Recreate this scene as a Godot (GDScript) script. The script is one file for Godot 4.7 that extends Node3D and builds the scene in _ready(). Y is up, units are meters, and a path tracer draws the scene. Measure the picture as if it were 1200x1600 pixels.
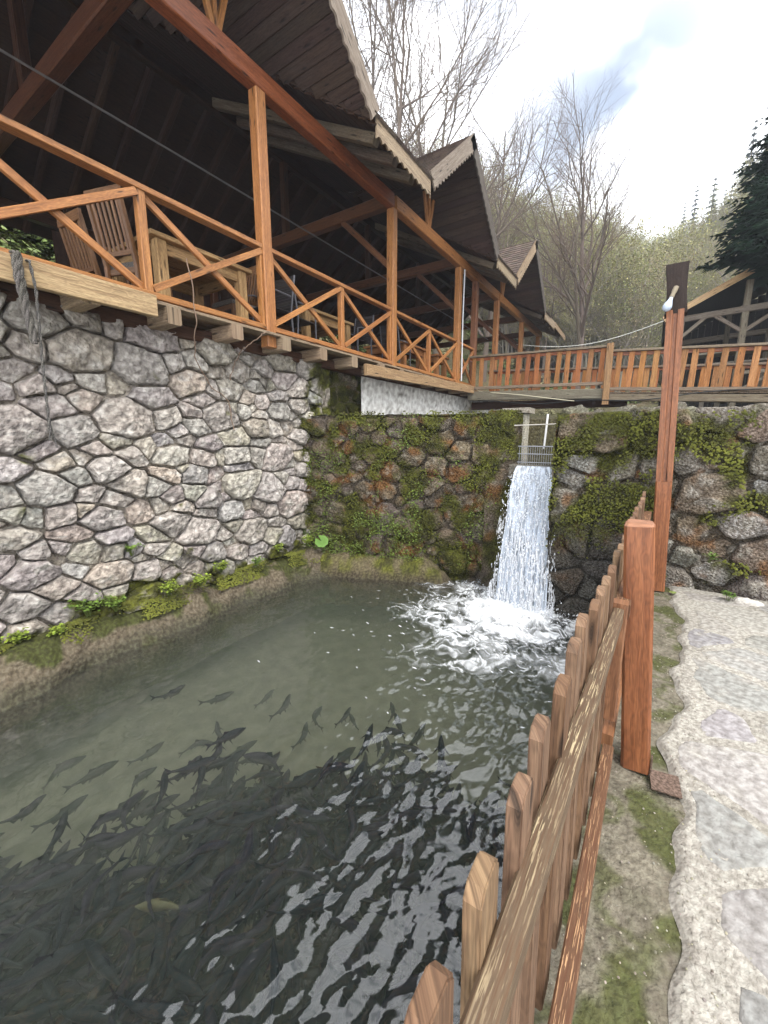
extends Node3D
# World: y up, the path's surface is y = 0, the pond lies on -x, the stream comes from -z.

const PATH_Y := 0.0
const WATER_Y := -0.6
const FLOOR_Y := 2.84
const FRONT_X := -4.26
const EAVE_X := -3.4
const EAVE_Y := 5.5

var rng := RandomNumberGenerator.new()
var M := {}
var names := {}


# ------------------------------------------------------------------ mesh builder
class MB:
	var v := PackedVector3Array()
	var n := PackedVector3Array()
	var t := PackedVector2Array()
	var c := PackedColorArray()
	var idx := PackedInt32Array()
	var tint := Color(1, 1, 1)
	var uo := Vector2.ZERO

	func vert(p: Vector3, nn: Vector3, uv := Vector2.ZERO) -> int:
		v.append(p); n.append(nn); t.append(uv + uo); c.append(tint)
		return v.size() - 1

	func tri_i(a: int, b: int, d: int) -> void:
		var nn := n[a] + n[b] + n[d]
		if (v[b] - v[a]).cross(v[d] - v[a]).dot(nn) > 0.0:
			idx.append(a); idx.append(d); idx.append(b)
		else:
			idx.append(a); idx.append(b); idx.append(d)

	func quad(a: Vector3, b: Vector3, d: Vector3, e: Vector3, nn: Vector3, ua := Vector2.ZERO, ub := Vector2.RIGHT, ud := Vector2.ONE, ue := Vector2.DOWN) -> void:
		var i0 := vert(a, nn, ua)
		var i1 := vert(b, nn, ub)
		var i2 := vert(d, nn, ud)
		var i3 := vert(e, nn, ue)
		tri_i(i0, i1, i2); tri_i(i0, i2, i3)

	func tri(a: Vector3, b: Vector3, d: Vector3, nn: Vector3, ua := Vector2.ZERO, ub := Vector2.RIGHT, ud := Vector2.ONE) -> void:
		var i0 := vert(a, nn, ua)
		var i1 := vert(b, nn, ub)
		var i2 := vert(d, nn, ud)
		tri_i(i0, i1, i2)

	# A prism: the outline (x across, y up) swept from a to b.
	func extrude(poly: PackedVector2Array, a: Vector3, b: Vector3, up := Vector3.UP, soft := false) -> void:
		var ax := (b - a).normalized()
		if absf(ax.dot(up)) > 0.99:
			up = Vector3.RIGHT if absf(ax.x) < 0.9 else Vector3.BACK
		var sx := ax.cross(up).normalized()
		var uy := sx.cross(ax).normalized()
		var ln := a.distance_to(b)
		var per := 0.0
		var k := poly.size()
		var mid := Vector2.ZERO
		for p in poly:
			mid += p / k
		for j in k:
			var p := poly[j]
			var q := poly[(j + 1) % k]
			var e := q - p
			var nn2 := Vector2(e.y, -e.x).normalized()
			if not Geometry2D.is_polygon_clockwise(poly):
				pass
			else:
				nn2 = -nn2
			var nn := sx * nn2.x + uy * nn2.y
			var l := e.length()
			quad(a + sx * p.x + uy * p.y, b + sx * p.x + uy * p.y, b + sx * q.x + uy * q.y, a + sx * q.x + uy * q.y, nn,
				Vector2(0, per), Vector2(ln, per), Vector2(ln, per + l), Vector2(0, per + l))
			per += l
		var tr := Geometry2D.triangulate_polygon(poly)
		for j in range(0, tr.size(), 3):
			for s in 2:
				var o: Vector3 = b if s == 1 else a
				var nn: Vector3 = ax if s == 1 else -ax
				var w := []
				for m in 3:
					var p: Vector2 = poly[tr[j + m]]
					w.append(o + sx * p.x + uy * p.y)
				var q0: Vector2 = poly[tr[j]]
				tri(w[0], w[1], w[2], nn, Vector2(q0.y * 0.15, q0.x), Vector2(poly[tr[j + 1]].y * 0.15, poly[tr[j + 1]].x), Vector2(poly[tr[j + 2]].y * 0.15, poly[tr[j + 2]].x))

	# A squared timber with eased edges: w across, h along up.
	func beam(a: Vector3, b: Vector3, w: float, h: float, up := Vector3.UP, ease := -1.0) -> void:
		var e := minf(w, h) * 0.09 if ease < 0.0 else ease
		var x := w / 2.0
		var y := h / 2.0
		extrude(PackedVector2Array([Vector2(-x + e, -y), Vector2(x - e, -y), Vector2(x, -y + e), Vector2(x, y - e), Vector2(x - e, y), Vector2(-x + e, y), Vector2(-x, y - e), Vector2(-x, -y + e)]), a, b, up)

	func tube(pts: Array, radii: Array, sides: int, cap := false) -> void:
		var k := pts.size()
		var prev := Vector3.ZERO
		var rings := []
		var along := 0.0
		for i in k:
			var d: Vector3 = (pts[mini(i + 1, k - 1)] - pts[maxi(i - 1, 0)]).normalized()
			if prev == Vector3.ZERO:
				prev = d.cross(Vector3(0.31, 0.2, 0.93)).normalized()
			prev = (prev - d * prev.dot(d)).normalized()
			var q := d.cross(prev)
			if i > 0:
				along += (pts[i] as Vector3).distance_to(pts[i - 1])
			var ring := []
			for s in sides + 1:
				var a := TAU * s / sides
				var nn := prev * cos(a) + q * sin(a)
				ring.append(vert(pts[i] + nn * radii[i], nn, Vector2(along, float(s) / sides * 0.2)))
			rings.append(ring)
		for i in k - 1:
			for s in sides:
				tri_i(rings[i][s], rings[i][s + 1], rings[i + 1][s + 1])
				tri_i(rings[i][s], rings[i + 1][s + 1], rings[i + 1][s])
		if cap:
			for e in [0, k - 1]:
				var d: Vector3 = (pts[1] - pts[0]).normalized() * -1.0 if e == 0 else (pts[k - 1] - pts[k - 2]).normalized()
				var ctr := vert(pts[e], d)
				for s in sides:
					var p0 := vert(v[rings[e][s]], d)
					var p1 := vert(v[rings[e][s + 1]], d)
					tri_i(ctr, p0, p1)

	# A flat plate of any outline in space with a thickness along its normal.
	func plate(poly: PackedVector3Array, nn: Vector3, thick: float, grain := Vector3.ZERO) -> void:
		nn = nn.normalized()
		var ux := (poly[1] - poly[0]).normalized() if grain == Vector3.ZERO else (grain - nn * grain.dot(nn)).normalized()
		var uy := nn.cross(ux)
		var flat := PackedVector2Array()
		for p in poly:
			flat.append(Vector2((p - poly[0]).dot(ux), (p - poly[0]).dot(uy)))
		var tr := Geometry2D.triangulate_polygon(flat)
		var h := nn * thick / 2.0
		for j in range(0, tr.size(), 3):
			var a := tr[j]
			var b := tr[j + 1]
			var d := tr[j + 2]
			tri(poly[a] + h, poly[b] + h, poly[d] + h, nn, flat[a], flat[b], flat[d])
			tri(poly[a] - h, poly[b] - h, poly[d] - h, -nn, flat[a], flat[b], flat[d])
		var k := poly.size()
		var ctr := Vector3.ZERO
		for p in poly:
			ctr += p / k
		var cw := Geometry2D.is_polygon_clockwise(flat)
		for j in k:
			var a := poly[j]
			var b := poly[(j + 1) % k]
			var o := (b - a).cross(nn).normalized()
			if cw:
				o = -o
			quad(a + h, b + h, b - h, a - h, o, flat[j], flat[(j + 1) % k], flat[(j + 1) % k] + Vector2(0, thick), flat[j] + Vector2(0, thick))

	# Smooth normals from faces over everything from vertex `from` on.
	func smooth(from_v := 0, from_i := 0) -> void:
		var acc := PackedVector3Array()
		acc.resize(v.size())
		for i in range(from_i, idx.size(), 3):
			var fn := (v[idx[i + 2]] - v[idx[i]]).cross(v[idx[i + 1]] - v[idx[i]])
			acc[idx[i]] += fn; acc[idx[i + 1]] += fn; acc[idx[i + 2]] += fn
		for i in range(from_v, v.size()):
			if acc[i].length_squared() > 0.0:
				n[i] = acc[i].normalized()

	func mesh() -> ArrayMesh:
		var a := []
		a.resize(Mesh.ARRAY_MAX)
		a[Mesh.ARRAY_VERTEX] = v
		a[Mesh.ARRAY_NORMAL] = n
		a[Mesh.ARRAY_TEX_UV] = t
		a[Mesh.ARRAY_COLOR] = c
		a[Mesh.ARRAY_INDEX] = idx
		var m := ArrayMesh.new()
		m.add_surface_from_arrays(Mesh.PRIMITIVE_TRIANGLES, a)
		return m


# ------------------------------------------------------------------ scene helpers
func numbered(called: String, under: Node) -> String:
	var key := str(under.get_instance_id()) + called
	var k: int = names.get(key, 0)
	names[key] = k + 1
	return called if k == 0 else "%s_%03d" % [called, k]


func put(called: String, mesh: Mesh, mat: Material, under: Node = self, at := Vector3.ZERO) -> MeshInstance3D:
	var o := MeshInstance3D.new()
	o.name = numbered(called, under)
	o.mesh = mesh
	o.material_override = mat
	o.position = at
	under.add_child(o, true)
	return o


func thing(called: String, label: String, category: String, at := Vector3.ZERO, group := "") -> Node3D:
	var o := Node3D.new()
	o.name = numbered(called, self)
	o.position = at
	add_child(o, true)
	return tag(o, label, category, group)


func tag(o: Node3D, label: String, category := "", group := "", kind := "") -> Node3D:
	if label: o.set_meta("label", label)
	if category: o.set_meta("category", category)
	if group: o.set_meta("group", group)
	if kind: o.set_meta("kind", kind)
	return o


func lin(r: float, g: float, b: float) -> Color:
	return Color(r, g, b).linear_to_srgb()


func noise(seed_: int, freq: float, oct := 4, kind := FastNoiseLite.TYPE_SIMPLEX_SMOOTH) -> FastNoiseLite:
	var f := FastNoiseLite.new()
	f.seed = seed_
	f.frequency = freq
	f.noise_type = kind
	f.fractal_octaves = oct
	if oct <= 1:
		f.fractal_type = FastNoiseLite.FRACTAL_NONE
	return f


func tone(base: Color, spread: float) -> Color:
	var k := 1.0 + rng.randf_range(-spread, spread)
	return Color(base.r * k, base.g * k * (1.0 + rng.randf_range(-spread, spread) * 0.2), base.b * k * (1.0 + rng.randf_range(-spread, spread) * 0.3))


func noise_tex(f: FastNoiseLite, side: int, stops: Array) -> NoiseTexture2D:
	var x := NoiseTexture2D.new()
	x.width = side
	x.height = side
	x.seamless = true
	x.noise = f
	if stops:
		var g := Gradient.new()
		var off := PackedFloat32Array()
		var col := PackedColorArray()
		for s in stops:
			off.append(s[0]); col.append(s[1])
		g.offsets = off
		g.colors = col
		x.color_ramp = g
	return x


func grain_image(w: int, h: int, seed_: int, flake: float) -> Image:
	# Wood grain running along u, tiling both ways; flake > 0 adds peeled pale streaks.
	var im := Image.create(w, h, false, Image.FORMAT_RGB8)
	var f := noise(seed_, 1.0, 4)
	var g := noise(seed_ + 5, 1.0, 3)
	var kr := RandomNumberGenerator.new()
	kr.seed = seed_ + 40
	var knots := []
	for k in 5:
		knots.append(Vector3(kr.randf(), kr.randf(), kr.randf_range(1.6, 3.2)))
	for y in h:
		var b := TAU * y / h
		for x in w:
			var a := TAU * x / w
			var ca := cos(a)
			var sa := sin(a)
			var q := Vector3(ca * 0.55, sa * 0.55, 0)
			# tile in y by mixing two samples
			var yy := float(y) / h
			var s0 := f.get_noise_3d(q.x, q.y, yy * 14.0)
			var s1 := f.get_noise_3d(q.x, q.y, (yy - 1.0) * 14.0)
			var s := lerpf(s0, s1, yy)
			var warp := g.get_noise_3d(ca * 1.6, sa * 1.6, 3.0 + sin(b) * 0.7)
			var ringv := 0.5 + 0.5 * sin((yy * 9.0 + warp * 1.8 + s * 1.2) * TAU)
			var fine := lerpf(g.get_noise_3d(ca * 3.0, sa * 3.0, yy * 90.0), g.get_noise_3d(ca * 3.0, sa * 3.0, (yy - 1.0) * 90.0), yy)
			var val := clampf(0.86 + s * 0.22 - ringv * 0.1 + fine * 0.2, 0.0, 1.0)
			for kn in knots:
				var kx: float = (float(x) / w - kn.x) * 26.0
				kx -= roundf(kx / 26.0) * 26.0
				var ky: float = (yy - kn.y) * 13.0
				ky -= roundf(ky / 13.0) * 13.0
				var kd: float = sqrt(kx * kx * 0.35 + ky * ky) * kn.z
				if kd < 1.2:
					val *= lerpf(0.52 + 0.12 * sin(kd * 26.0), 1.0, smoothstep(0.25, 1.2, kd))
			var c := Color(val, val * (0.985 + s * 0.05), val * (0.97 + s * 0.06))
			if flake > 0.0:
				var p := lerpf(f.get_noise_3d(ca * 1.5, sa * 1.5, 7.0 + yy * 62.0), f.get_noise_3d(ca * 1.5, sa * 1.5, 7.0 + (yy - 1.0) * 62.0), yy) + fine * 0.2
				var zone := smoothstep(-0.25, 0.25, g.get_noise_3d(ca * 1.1, sa * 1.1, 12.0 + sin(b) * 0.5))
				c = Color(0.47, 0.405, 0.35) * lerpf(0.7, 1.15, val)
				c = c.lerp(Color(0.47, 0.36, 0.29), smoothstep(0.05, 0.3, -p) * 0.7)
				c = c.lerp(Color(1.0, 0.95, 0.84), smoothstep(0.15, 0.24, p) * flake * lerpf(0.35, 1.0, zone) * 0.85)
			im.set_pixel(x, y, c)
	return im


func mat(albedo: Color, rough: float, tex: Texture2D = null, scale := Vector3.ONE, bump: Texture2D = null, bump_cm := 1.0, tri := 0, vc := true) -> StandardMaterial3D:
	var m := StandardMaterial3D.new()
	m.albedo_color = albedo
	m.roughness = rough
	m.metallic_specular = 0.4
	m.vertex_color_use_as_albedo = vc
	if tex:
		m.albedo_texture = tex
	if bump:
		m.heightmap_enabled = true
		m.heightmap_texture = bump
		m.heightmap_scale = bump_cm
	m.uv1_scale = scale
	if tri > 0:
		m.uv1_triplanar = true
		m.uv1_world_triplanar = tri == 2
		m.uv1_triplanar_sharpness = 3.0
	return m


func materials() -> void:
	var wood := ImageTexture.create_from_image(grain_image(512, 256, 3, 0.0))
	var peeled := ImageTexture.create_from_image(grain_image(1024, 256, 11, 1.0))
	var rough_h := noise_tex(noise(21, 0.012, 6), 512, [])
	var pit_h := noise_tex(noise(22, 0.03, 5), 512, [])
	var rock_c := noise_tex(noise(23, 0.011, 6), 512, [[0.0, Color(0.56, 0.54, 0.52)], [0.35, Color(0.78, 0.765, 0.75)], [0.6, Color(0.9, 0.89, 0.87)], [0.78, Color(1, 0.99, 0.97)], [1.0, Color(1, 1, 1)]])
	var spot_c := noise_tex(noise(24, 0.02, 6), 512, [[0.0, Color(0.5, 0.46, 0.4)], [0.4, Color(0.76, 0.74, 0.7)], [0.62, Color(0.92, 0.9, 0.86)], [0.72, Color(1, 1, 0.98)], [1.0, Color(1, 1, 1)]])
	var soft_c := noise_tex(noise(27, 0.016, 6), 512, [[0.0, Color(0.74, 0.73, 0.71)], [0.45, Color(0.9, 0.89, 0.88)], [0.75, Color(1, 1, 0.99)], [1.0, Color(1, 1, 1)]])
	var ws := Vector3(0.55, 3.2, 1)
	M.wood = mat(lin(1, 1, 1), 0.42, wood, ws, wood, 0.25)
	M.rough_wood = mat(lin(1, 1, 1), 0.8, wood, ws, wood, 0.5)
	M.peeled = mat(lin(1, 1, 1), 0.7, peeled, Vector3(0.8, 4.0, 1), peeled, 0.3)
	M.rock = mat(lin(1, 1, 1), 0.9, rock_c, Vector3(2.1, 2.1, 2.1), rough_h, 2.4, 2)
	M.mossy = mat(lin(1, 1, 1), 0.95, spot_c, Vector3(2.6, 2.6, 2.6), pit_h, 6.0, 2)
	M.concrete = mat(lin(1, 1, 1), 0.85, spot_c, Vector3(2.1, 2.1, 2.1), pit_h, 0.5, 2)
	M.flag = mat(lin(1, 1, 1), 0.8, soft_c, Vector3(2.3, 2.3, 2.3), rough_h, 0.9, 2)
	M.gravel = mat(lin(1, 1, 1), 0.95, spot_c, Vector3(2.6, 2.6, 2.6), pit_h, 1.5, 2)
	M.bark = mat(lin(1, 1, 1), 0.95)
	M.leaf = mat(lin(1, 1, 1), 0.6)
	M.leaf.backlight_enabled = true
	M.leaf.backlight = Color(0.5, 0.5, 0.5)
	M.moss = mat(lin(1, 1, 1), 1.0)
	M.plain = mat(lin(1, 1, 1), 0.7)
	M.rope = mat(lin(1, 1, 1), 0.95, pit_h, Vector3(8, 8, 8), pit_h, 0.6, 2)
	M.plaster = mat(lin(1, 1, 1), 0.9, soft_c, Vector3(0.7, 0.7, 0.7), rough_h, 0.25, 2)
	M.mortar = mat(lin(1, 1, 1), 0.95, soft_c, Vector3(3.1, 3.1, 3.1), pit_h, 0.7, 2)
	M.metal = mat(lin(0.3, 0.31, 0.33), 0.45, null, Vector3.ONE, null, 1.0, 0, false)
	M.metal.metallic = 0.7
	M.mud = mat(lin(1, 1, 1), 1.0, soft_c, Vector3(0.5, 0.5, 0.5), null, 1.0, 2)
	M.iron = mat(lin(0.16, 0.11, 0.09), 0.7, spot_c, Vector3(6, 6, 6), null, 1.0, 2, false)
	M.fish = mat(lin(1, 1, 1), 0.8)
	M.soil = mat(lin(1, 1, 1), 1.0, spot_c, Vector3(0.6, 0.6, 0.6), pit_h, 8.0, 2)
	M.glass = mat(Color(0.64, 0.68, 0.74, 1.0), 0.2, null, Vector3.ONE, null, 1.0, 0, false)
	M.water = mat(lin(0.02, 0.028, 0.03), 0.02, null, Vector3.ONE, null, 1.0, 0, false)
	M.water.transparency = BaseMaterial3D.TRANSPARENCY_ALPHA
	M.water.albedo_color.a = 0.2
	M.water.metallic_specular = 0.75
	M.foam = mat(lin(0.82, 0.85, 0.88), 0.6)
	M.foam.transparency = BaseMaterial3D.TRANSPARENCY_ALPHA
	M.fall = mat(lin(0.85, 0.88, 0.93), 0.4)
	M.fall.transparency = BaseMaterial3D.TRANSPARENCY_ALPHA
	M.drop = mat(lin(0.85, 0.88, 0.92), 0.35, null, Vector3.ONE, null, 1.0, 0, false)


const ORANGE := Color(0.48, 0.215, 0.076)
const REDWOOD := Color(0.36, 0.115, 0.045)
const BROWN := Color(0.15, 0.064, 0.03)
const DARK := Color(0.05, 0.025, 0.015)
const PINE := Color(0.56, 0.36, 0.17)
const GREYWOOD := Color(0.27, 0.21, 0.15)


func timber(called: String, a: Vector3, b: Vector3, w: float, h: float, col: Color, under: Node, up := Vector3.UP, m: Material = null, spread := 0.12) -> MeshInstance3D:
	var mb := MB.new()
	mb.tint = tone(col, spread)
	mb.uo = Vector2(rng.randf() * 3.0, rng.randf())
	mb.beam(a, b, w, h, up)
	return put(called, mb.mesh(), m if m else M.wood, under)


# ------------------------------------------------------------------ stones
# Cells of a weighted Voronoi diagram over w x h; sites are (u, v, weight radius).
func cells(w: float, h: float, sites: Array, squash: float) -> Array:
	var out := []
	for i in sites.size():
		var s: Vector3 = sites[i]
		var poly := PackedVector2Array([Vector2(0, 0), Vector2(w, 0), Vector2(w, h * squash), Vector2(0, h * squash)])
		for j in sites.size():
			if i == j:
				continue
			var q: Vector3 = sites[j]
			var d := Vector2(q.x - s.x, (q.y - s.y) * squash)
			var dd := d.length()
			if dd > 3.2 * (s.z + q.z) + 0.2 or dd < 1e-5:
				continue
			var dir := d / dd
			var lim := (dd * dd + s.z * s.z - q.z * q.z) / (2.0 * dd)
			var o := Vector2(s.x, s.y * squash)
			var nxt := PackedVector2Array()
			var k := poly.size()
			for m in k:
				var a := poly[m]
				var b := poly[(m + 1) % k]
				var da := (a - o).dot(dir) - lim
				var db := (b - o).dot(dir) - lim
				if da <= 0.0:
					nxt.append(a)
				if (da < 0.0) != (db < 0.0) and absf(da - db) > 1e-9:
					nxt.append(a.lerp(b, da / (da - db)))
			poly = nxt
			if poly.size() < 3:
				break
		if poly.size() >= 3:
			for m in poly.size():
				poly[m].y /= squash
		out.append(poly)
	return out


func scatter(w: float, h: float, sizes: Array, tight: float, squash: float, tries := 900) -> Array:
	var out := []
	for sz in sizes:
		var miss := 0
		var made := 0
		while miss < tries and made < sz[2]:
			var r := rng.randf_range(sz[0], sz[1])
			var p := Vector3(rng.randf() * w, rng.randf() * h, r)
			var ok := true
			for q in out:
				if Vector2(p.x - q.x, (p.y - q.y) * squash).length() < (r + q.z) * tight:
					ok = false
					break
			if ok:
				out.append(p); made += 1
			else:
				miss += 1
	return out


# A rough stone: its face fills poly (around its middle), bulging h along z.
func rock_mesh(poly: PackedVector2Array, h: float, seed_: int, step: float, tint: Callable, flatness := 0.5, deep := 0.07) -> ArrayMesh:
	var r := RandomNumberGenerator.new()
	r.seed = seed_
	var nz := noise(seed_, 7.0, 3)
	var edge := PackedVector2Array()
	var k := poly.size()
	var reach := 0.0
	for j in k:
		var a := poly[j]
		var b := poly[(j + 1) % k]
		var parts := maxi(1, int(ceil(a.distance_to(b) / step)))
		for p in parts:
			edge.append(a.lerp(b, float(p) / parts))
	k = edge.size()
	for j in k:
		reach = maxf(reach, edge[j].length())
	var planes := []
	for j in 4:
		var a := r.randf() * TAU
		planes.append([Vector2(cos(a), sin(a)), r.randf_range(0.25, 1.0) * (1.0 - flatness) + 0.12, r.randf_range(0.75, 1.1)])
	var mb := MB.new()
	var rings := [[0.0, -deep], [0.02, h * 0.2], [0.075, h * 0.66], [0.17, h * 0.92], [0.38, h], [0.68, h]]
	var first := []
	for q in rings:
		first.append(mb.v.size())
		for j in k:
			var p: Vector2 = edge[j] * (1.0 - q[0])
			var z: float = q[1]
			if z > 0.0:
				var top := 99.0
				for pl in planes:
					top = minf(top, h * (pl[2] - (p / reach).dot(pl[0]) * pl[1]))
				z = minf(z, maxf(top, h * 0.12)) + nz.get_noise_2d(p.x, p.y) * h * 0.32
			p += Vector2(nz.get_noise_2d(p.x + 9.0, p.y), nz.get_noise_2d(p.x, p.y + 9.0)) * 0.012
			mb.tint = tint.call(Vector3(p.x, p.y, z))
			mb.vert(Vector3(p.x, p.y, z), Vector3.BACK)
	mb.tint = tint.call(Vector3(0, 0, h))
	var ctr := mb.vert(Vector3(0, 0, h * 0.92), Vector3.BACK)
	for q in rings.size() - 1:
		for j in k:
			var a: int = first[q] + j
			var b: int = first[q] + (j + 1) % k
			var d: int = first[q + 1] + j
			var e: int = first[q + 1] + (j + 1) % k
			mb.idx.append_array([a, e, b, a, d, e] if not Geometry2D.is_polygon_clockwise(poly) else [a, b, e, a, e, d])
	var l: int = first[rings.size() - 1]
	for j in k:
		mb.idx.append_array([l + j, ctr, l + (j + 1) % k] if not Geometry2D.is_polygon_clockwise(poly) else [l + j, l + (j + 1) % k, ctr])
	mb.smooth()
	return mb.mesh()


func inset(poly: PackedVector2Array, gap: float, rnd := 0.0) -> PackedVector2Array:
	var a := Geometry2D.offset_polygon(poly, -gap - rnd, Geometry2D.JOIN_MITER)
	if a.is_empty():
		return PackedVector2Array()
	if rnd > 0.0:
		a = Geometry2D.offset_polygon(a[0], rnd, Geometry2D.JOIN_ROUND)
		if a.is_empty():
			return PackedVector2Array()
	return a[0]


# Lays stones over a wall face; basis columns = (along, up, outward), o = lower corner.
func lay_stones(wall: Node3D, o: Vector3, bs: Basis, polys: Array, opt: Dictionary) -> int:
	var made := 0
	for i in polys.size():
		var poly: PackedVector2Array = polys[i]
		if poly.size() < 3:
			continue
		var gap: float = opt.gap * rng.randf_range(0.6, 1.6)
		var p2 := inset(poly, gap, opt.get("round", 0.02))
		if p2.size() < 3:
			continue
		var mid := Vector2.ZERO
		for p in p2:
			mid += p / p2.size()
		var area := 0.0
		var jit := PackedVector2Array()
		var keep := PackedVector2Array()
		for p in p2:
			if keep.is_empty() or keep[keep.size() - 1].distance_to(p) > 0.012:
				keep.append(p)
		if keep.size() < 4:
			continue
		for j in keep.size():
			var q := keep[j] - mid
			q *= 1.0 + rng.randf_range(-0.05, 0.03)
			jit.append(q)
			area += absf(q.cross(keep[(j + 1) % keep.size()] - mid)) / 2.0
		if area < 0.0006:
			continue
		var size := sqrt(area)
		var h: float = clampf(size * rng.randf_range(opt.hmin, opt.hmax), 0.015, opt.get("hcap", 0.12))
		var at := o + bs * Vector3(mid.x, mid.y, rng.randf_range(-0.02, opt.get("proud", 0.015)))
		var base: Color = opt.colors[rng.randi() % opt.colors.size()]
		base = tone(base, 0.2)
		var paint: Callable = opt.paint
		var tilt := Basis.from_euler(Vector3(rng.randf_range(-0.05, 0.05), rng.randf_range(-0.05, 0.05), 0))
		var m := rock_mesh(jit, h, rng.randi() % 100000, opt.get("step", 0.05), func(q: Vector3) -> Color: return paint.call(base, at + bs * q), opt.get("flat", 0.5))
		var st := put("stone", m, opt.mat, wall, at - wall.position)
		st.basis = bs * tilt
		made += 1
	return made


# A rough sheet between two edges, displaced along its normal.
func sheet(o: Vector3, u: Vector3, w: Vector3, nu: int, nv: int, f: Callable, paint: Callable) -> ArrayMesh:
	var mb := MB.new()
	var nn := u.cross(w).normalized()
	for j in nv + 1:
		for i in nu + 1:
			var a := float(i) / nu
			var b := float(j) / nv
			var p := o + u * a + w * b
			p += nn * f.call(p, a, b)
			mb.tint = paint.call(p)
			mb.vert(p, nn, Vector2(a * u.length(), b * w.length()))
	for j in nv:
		for i in nu:
			var a := j * (nu + 1) + i
			mb.tri_i(a, a + 1, a + nu + 2)
			mb.tri_i(a, a + nu + 2, a + nu + 1)
	mb.smooth()
	return mb.mesh()


# ------------------------------------------------------------------ the scene
func _ready() -> void:
	rng.seed = 20240
	var cam := Camera3D.new()
	cam.name = "camera"
	cam.fov = 103.56
	cam.near = 0.02
	cam.far = 900.0
	cam.position = Vector3(0, 1.5, 0)
	cam.rotation = Vector3(-deg_to_rad(10.43), deg_to_rad(33.4), 0)
	add_child(cam)
	cam.current = true
	var env := Environment.new()
	env.background_mode = Environment.BG_SKY
	var sky := Sky.new()
	var pano := PanoramaSkyMaterial.new()
	pano.panorama = ImageTexture.create_from_image(sky_image())
	sky.sky_material = pano
	env.sky = sky
	env.background_energy_multiplier = 1.0
	env.tonemap_mode = Environment.TONE_MAPPER_LINEAR
	env.tonemap_exposure = 2.8
	env.fog_enabled = true
	env.fog_density = 0.0014
	env.fog_light_color = Color(0.92, 0.95, 1.0)
	env.volumetric_fog_enabled = true
	env.volumetric_fog_density = 0.0
	env.sdfgi_enabled = true
	env.ssao_enabled = true
	env.ssil_enabled = true
	var we := WorldEnvironment.new()
	we.name = "world_environment"
	we.environment = env
	add_child(we)
	var sun := DirectionalLight3D.new()
	sun.name = "sun"
	sun.light_color = Color(1.0, 0.97, 0.92)
	sun.light_energy = 0.32
	sun.light_angular_distance = 14.0
	sun.shadow_enabled = true
	sun.rotation = Vector3(-deg_to_rad(58), deg_to_rad(62), 0)
	add_child(sun)

	materials()
	terrain()
	pond()
	path()
	walls()
	pavilion()
	furniture()
	footbridge()
	near_fence()
	lamp()
	hut()
	waterfall()
	fishes()
	greenery()
	trees()
	small_things()


func sky_image() -> Image:
	var w := 1024
	var h := 512
	var im := Image.create(w, h, false, Image.FORMAT_RGBF)
	var f := noise(5, 1.1, 5)
	var g := noise(9, 2.6, 5)
	var patch := Vector3(-0.12, 0.54, -0.84).normalized()
	for y in h:
		var th := PI * (y + 0.5) / h
		for x in w:
			var ph := TAU * (x + 0.5) / w
			var d := Vector3(sin(ph) * sin(th), cos(th), -cos(ph) * sin(th))
			var s := Vector3(d.x, d.y * 1.7, d.z)
			var a := f.get_noise_3dv(s) + g.get_noise_3dv(s) * 0.35
			var gap := smoothstep(0.08, 0.42, a)
			var q := d - patch
			var along := q.dot(Vector3(0.88, 0.3, 0.35).normalized())
			var off := (q - Vector3(0.88, 0.3, 0.35).normalized() * along).length()
			var near := exp(-along * along / 0.13 - off * off / 0.03)
			gap = maxf(gap * 0.75, near * clampf(0.85 + g.get_noise_3dv(s * 1.7) * 1.3, 0.0, 1.0))
			var white := Color(1.5, 1.52, 1.56) * (1.0 + 0.25 * f.get_noise_3dv(s * 0.7 + Vector3(4, 0, 2)))
			var blue := Color(0.15, 0.19, 0.26)
			var c := white.lerp(blue, gap)
			im.set_pixel(x, y, c)
	return im


# ------------------------------------------------------------------ ground and hills
var hill_noise := noise(31, 0.03, 4)


func ridge(u: float) -> Vector2:
	# (how far off the ridge is, how high it rises per metre of that distance), by the bearing u = x / -z
	var k := [[-2.5, 30.0, 0.8], [-0.9, 42.0, 0.55], [-0.58, 52.0, 0.46], [-0.273, 66.0, 0.32], [-0.18, 80.0, 0.32], [-0.1, 110.0, 0.315], [-0.0535, 170.0, 0.3], [0.03, 120.0, 0.285], [0.118, 85.0, 0.33], [0.35, 70.0, 0.42], [1.2, 50.0, 0.55], [3.0, 40.0, 0.6]]
	for i in k.size() - 1:
		if u <= k[i + 1][0] or i == k.size() - 2:
			var t := clampf((u - k[i][0]) / (k[i + 1][0] - k[i][0]), 0.0, 1.0)
			t = t * t * (3.0 - 2.0 * t)
			return Vector2(lerpf(k[i][1], k[i + 1][1], t), lerpf(k[i][2], k[i + 1][2], t))
	return Vector2(60, 0.4)


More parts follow.
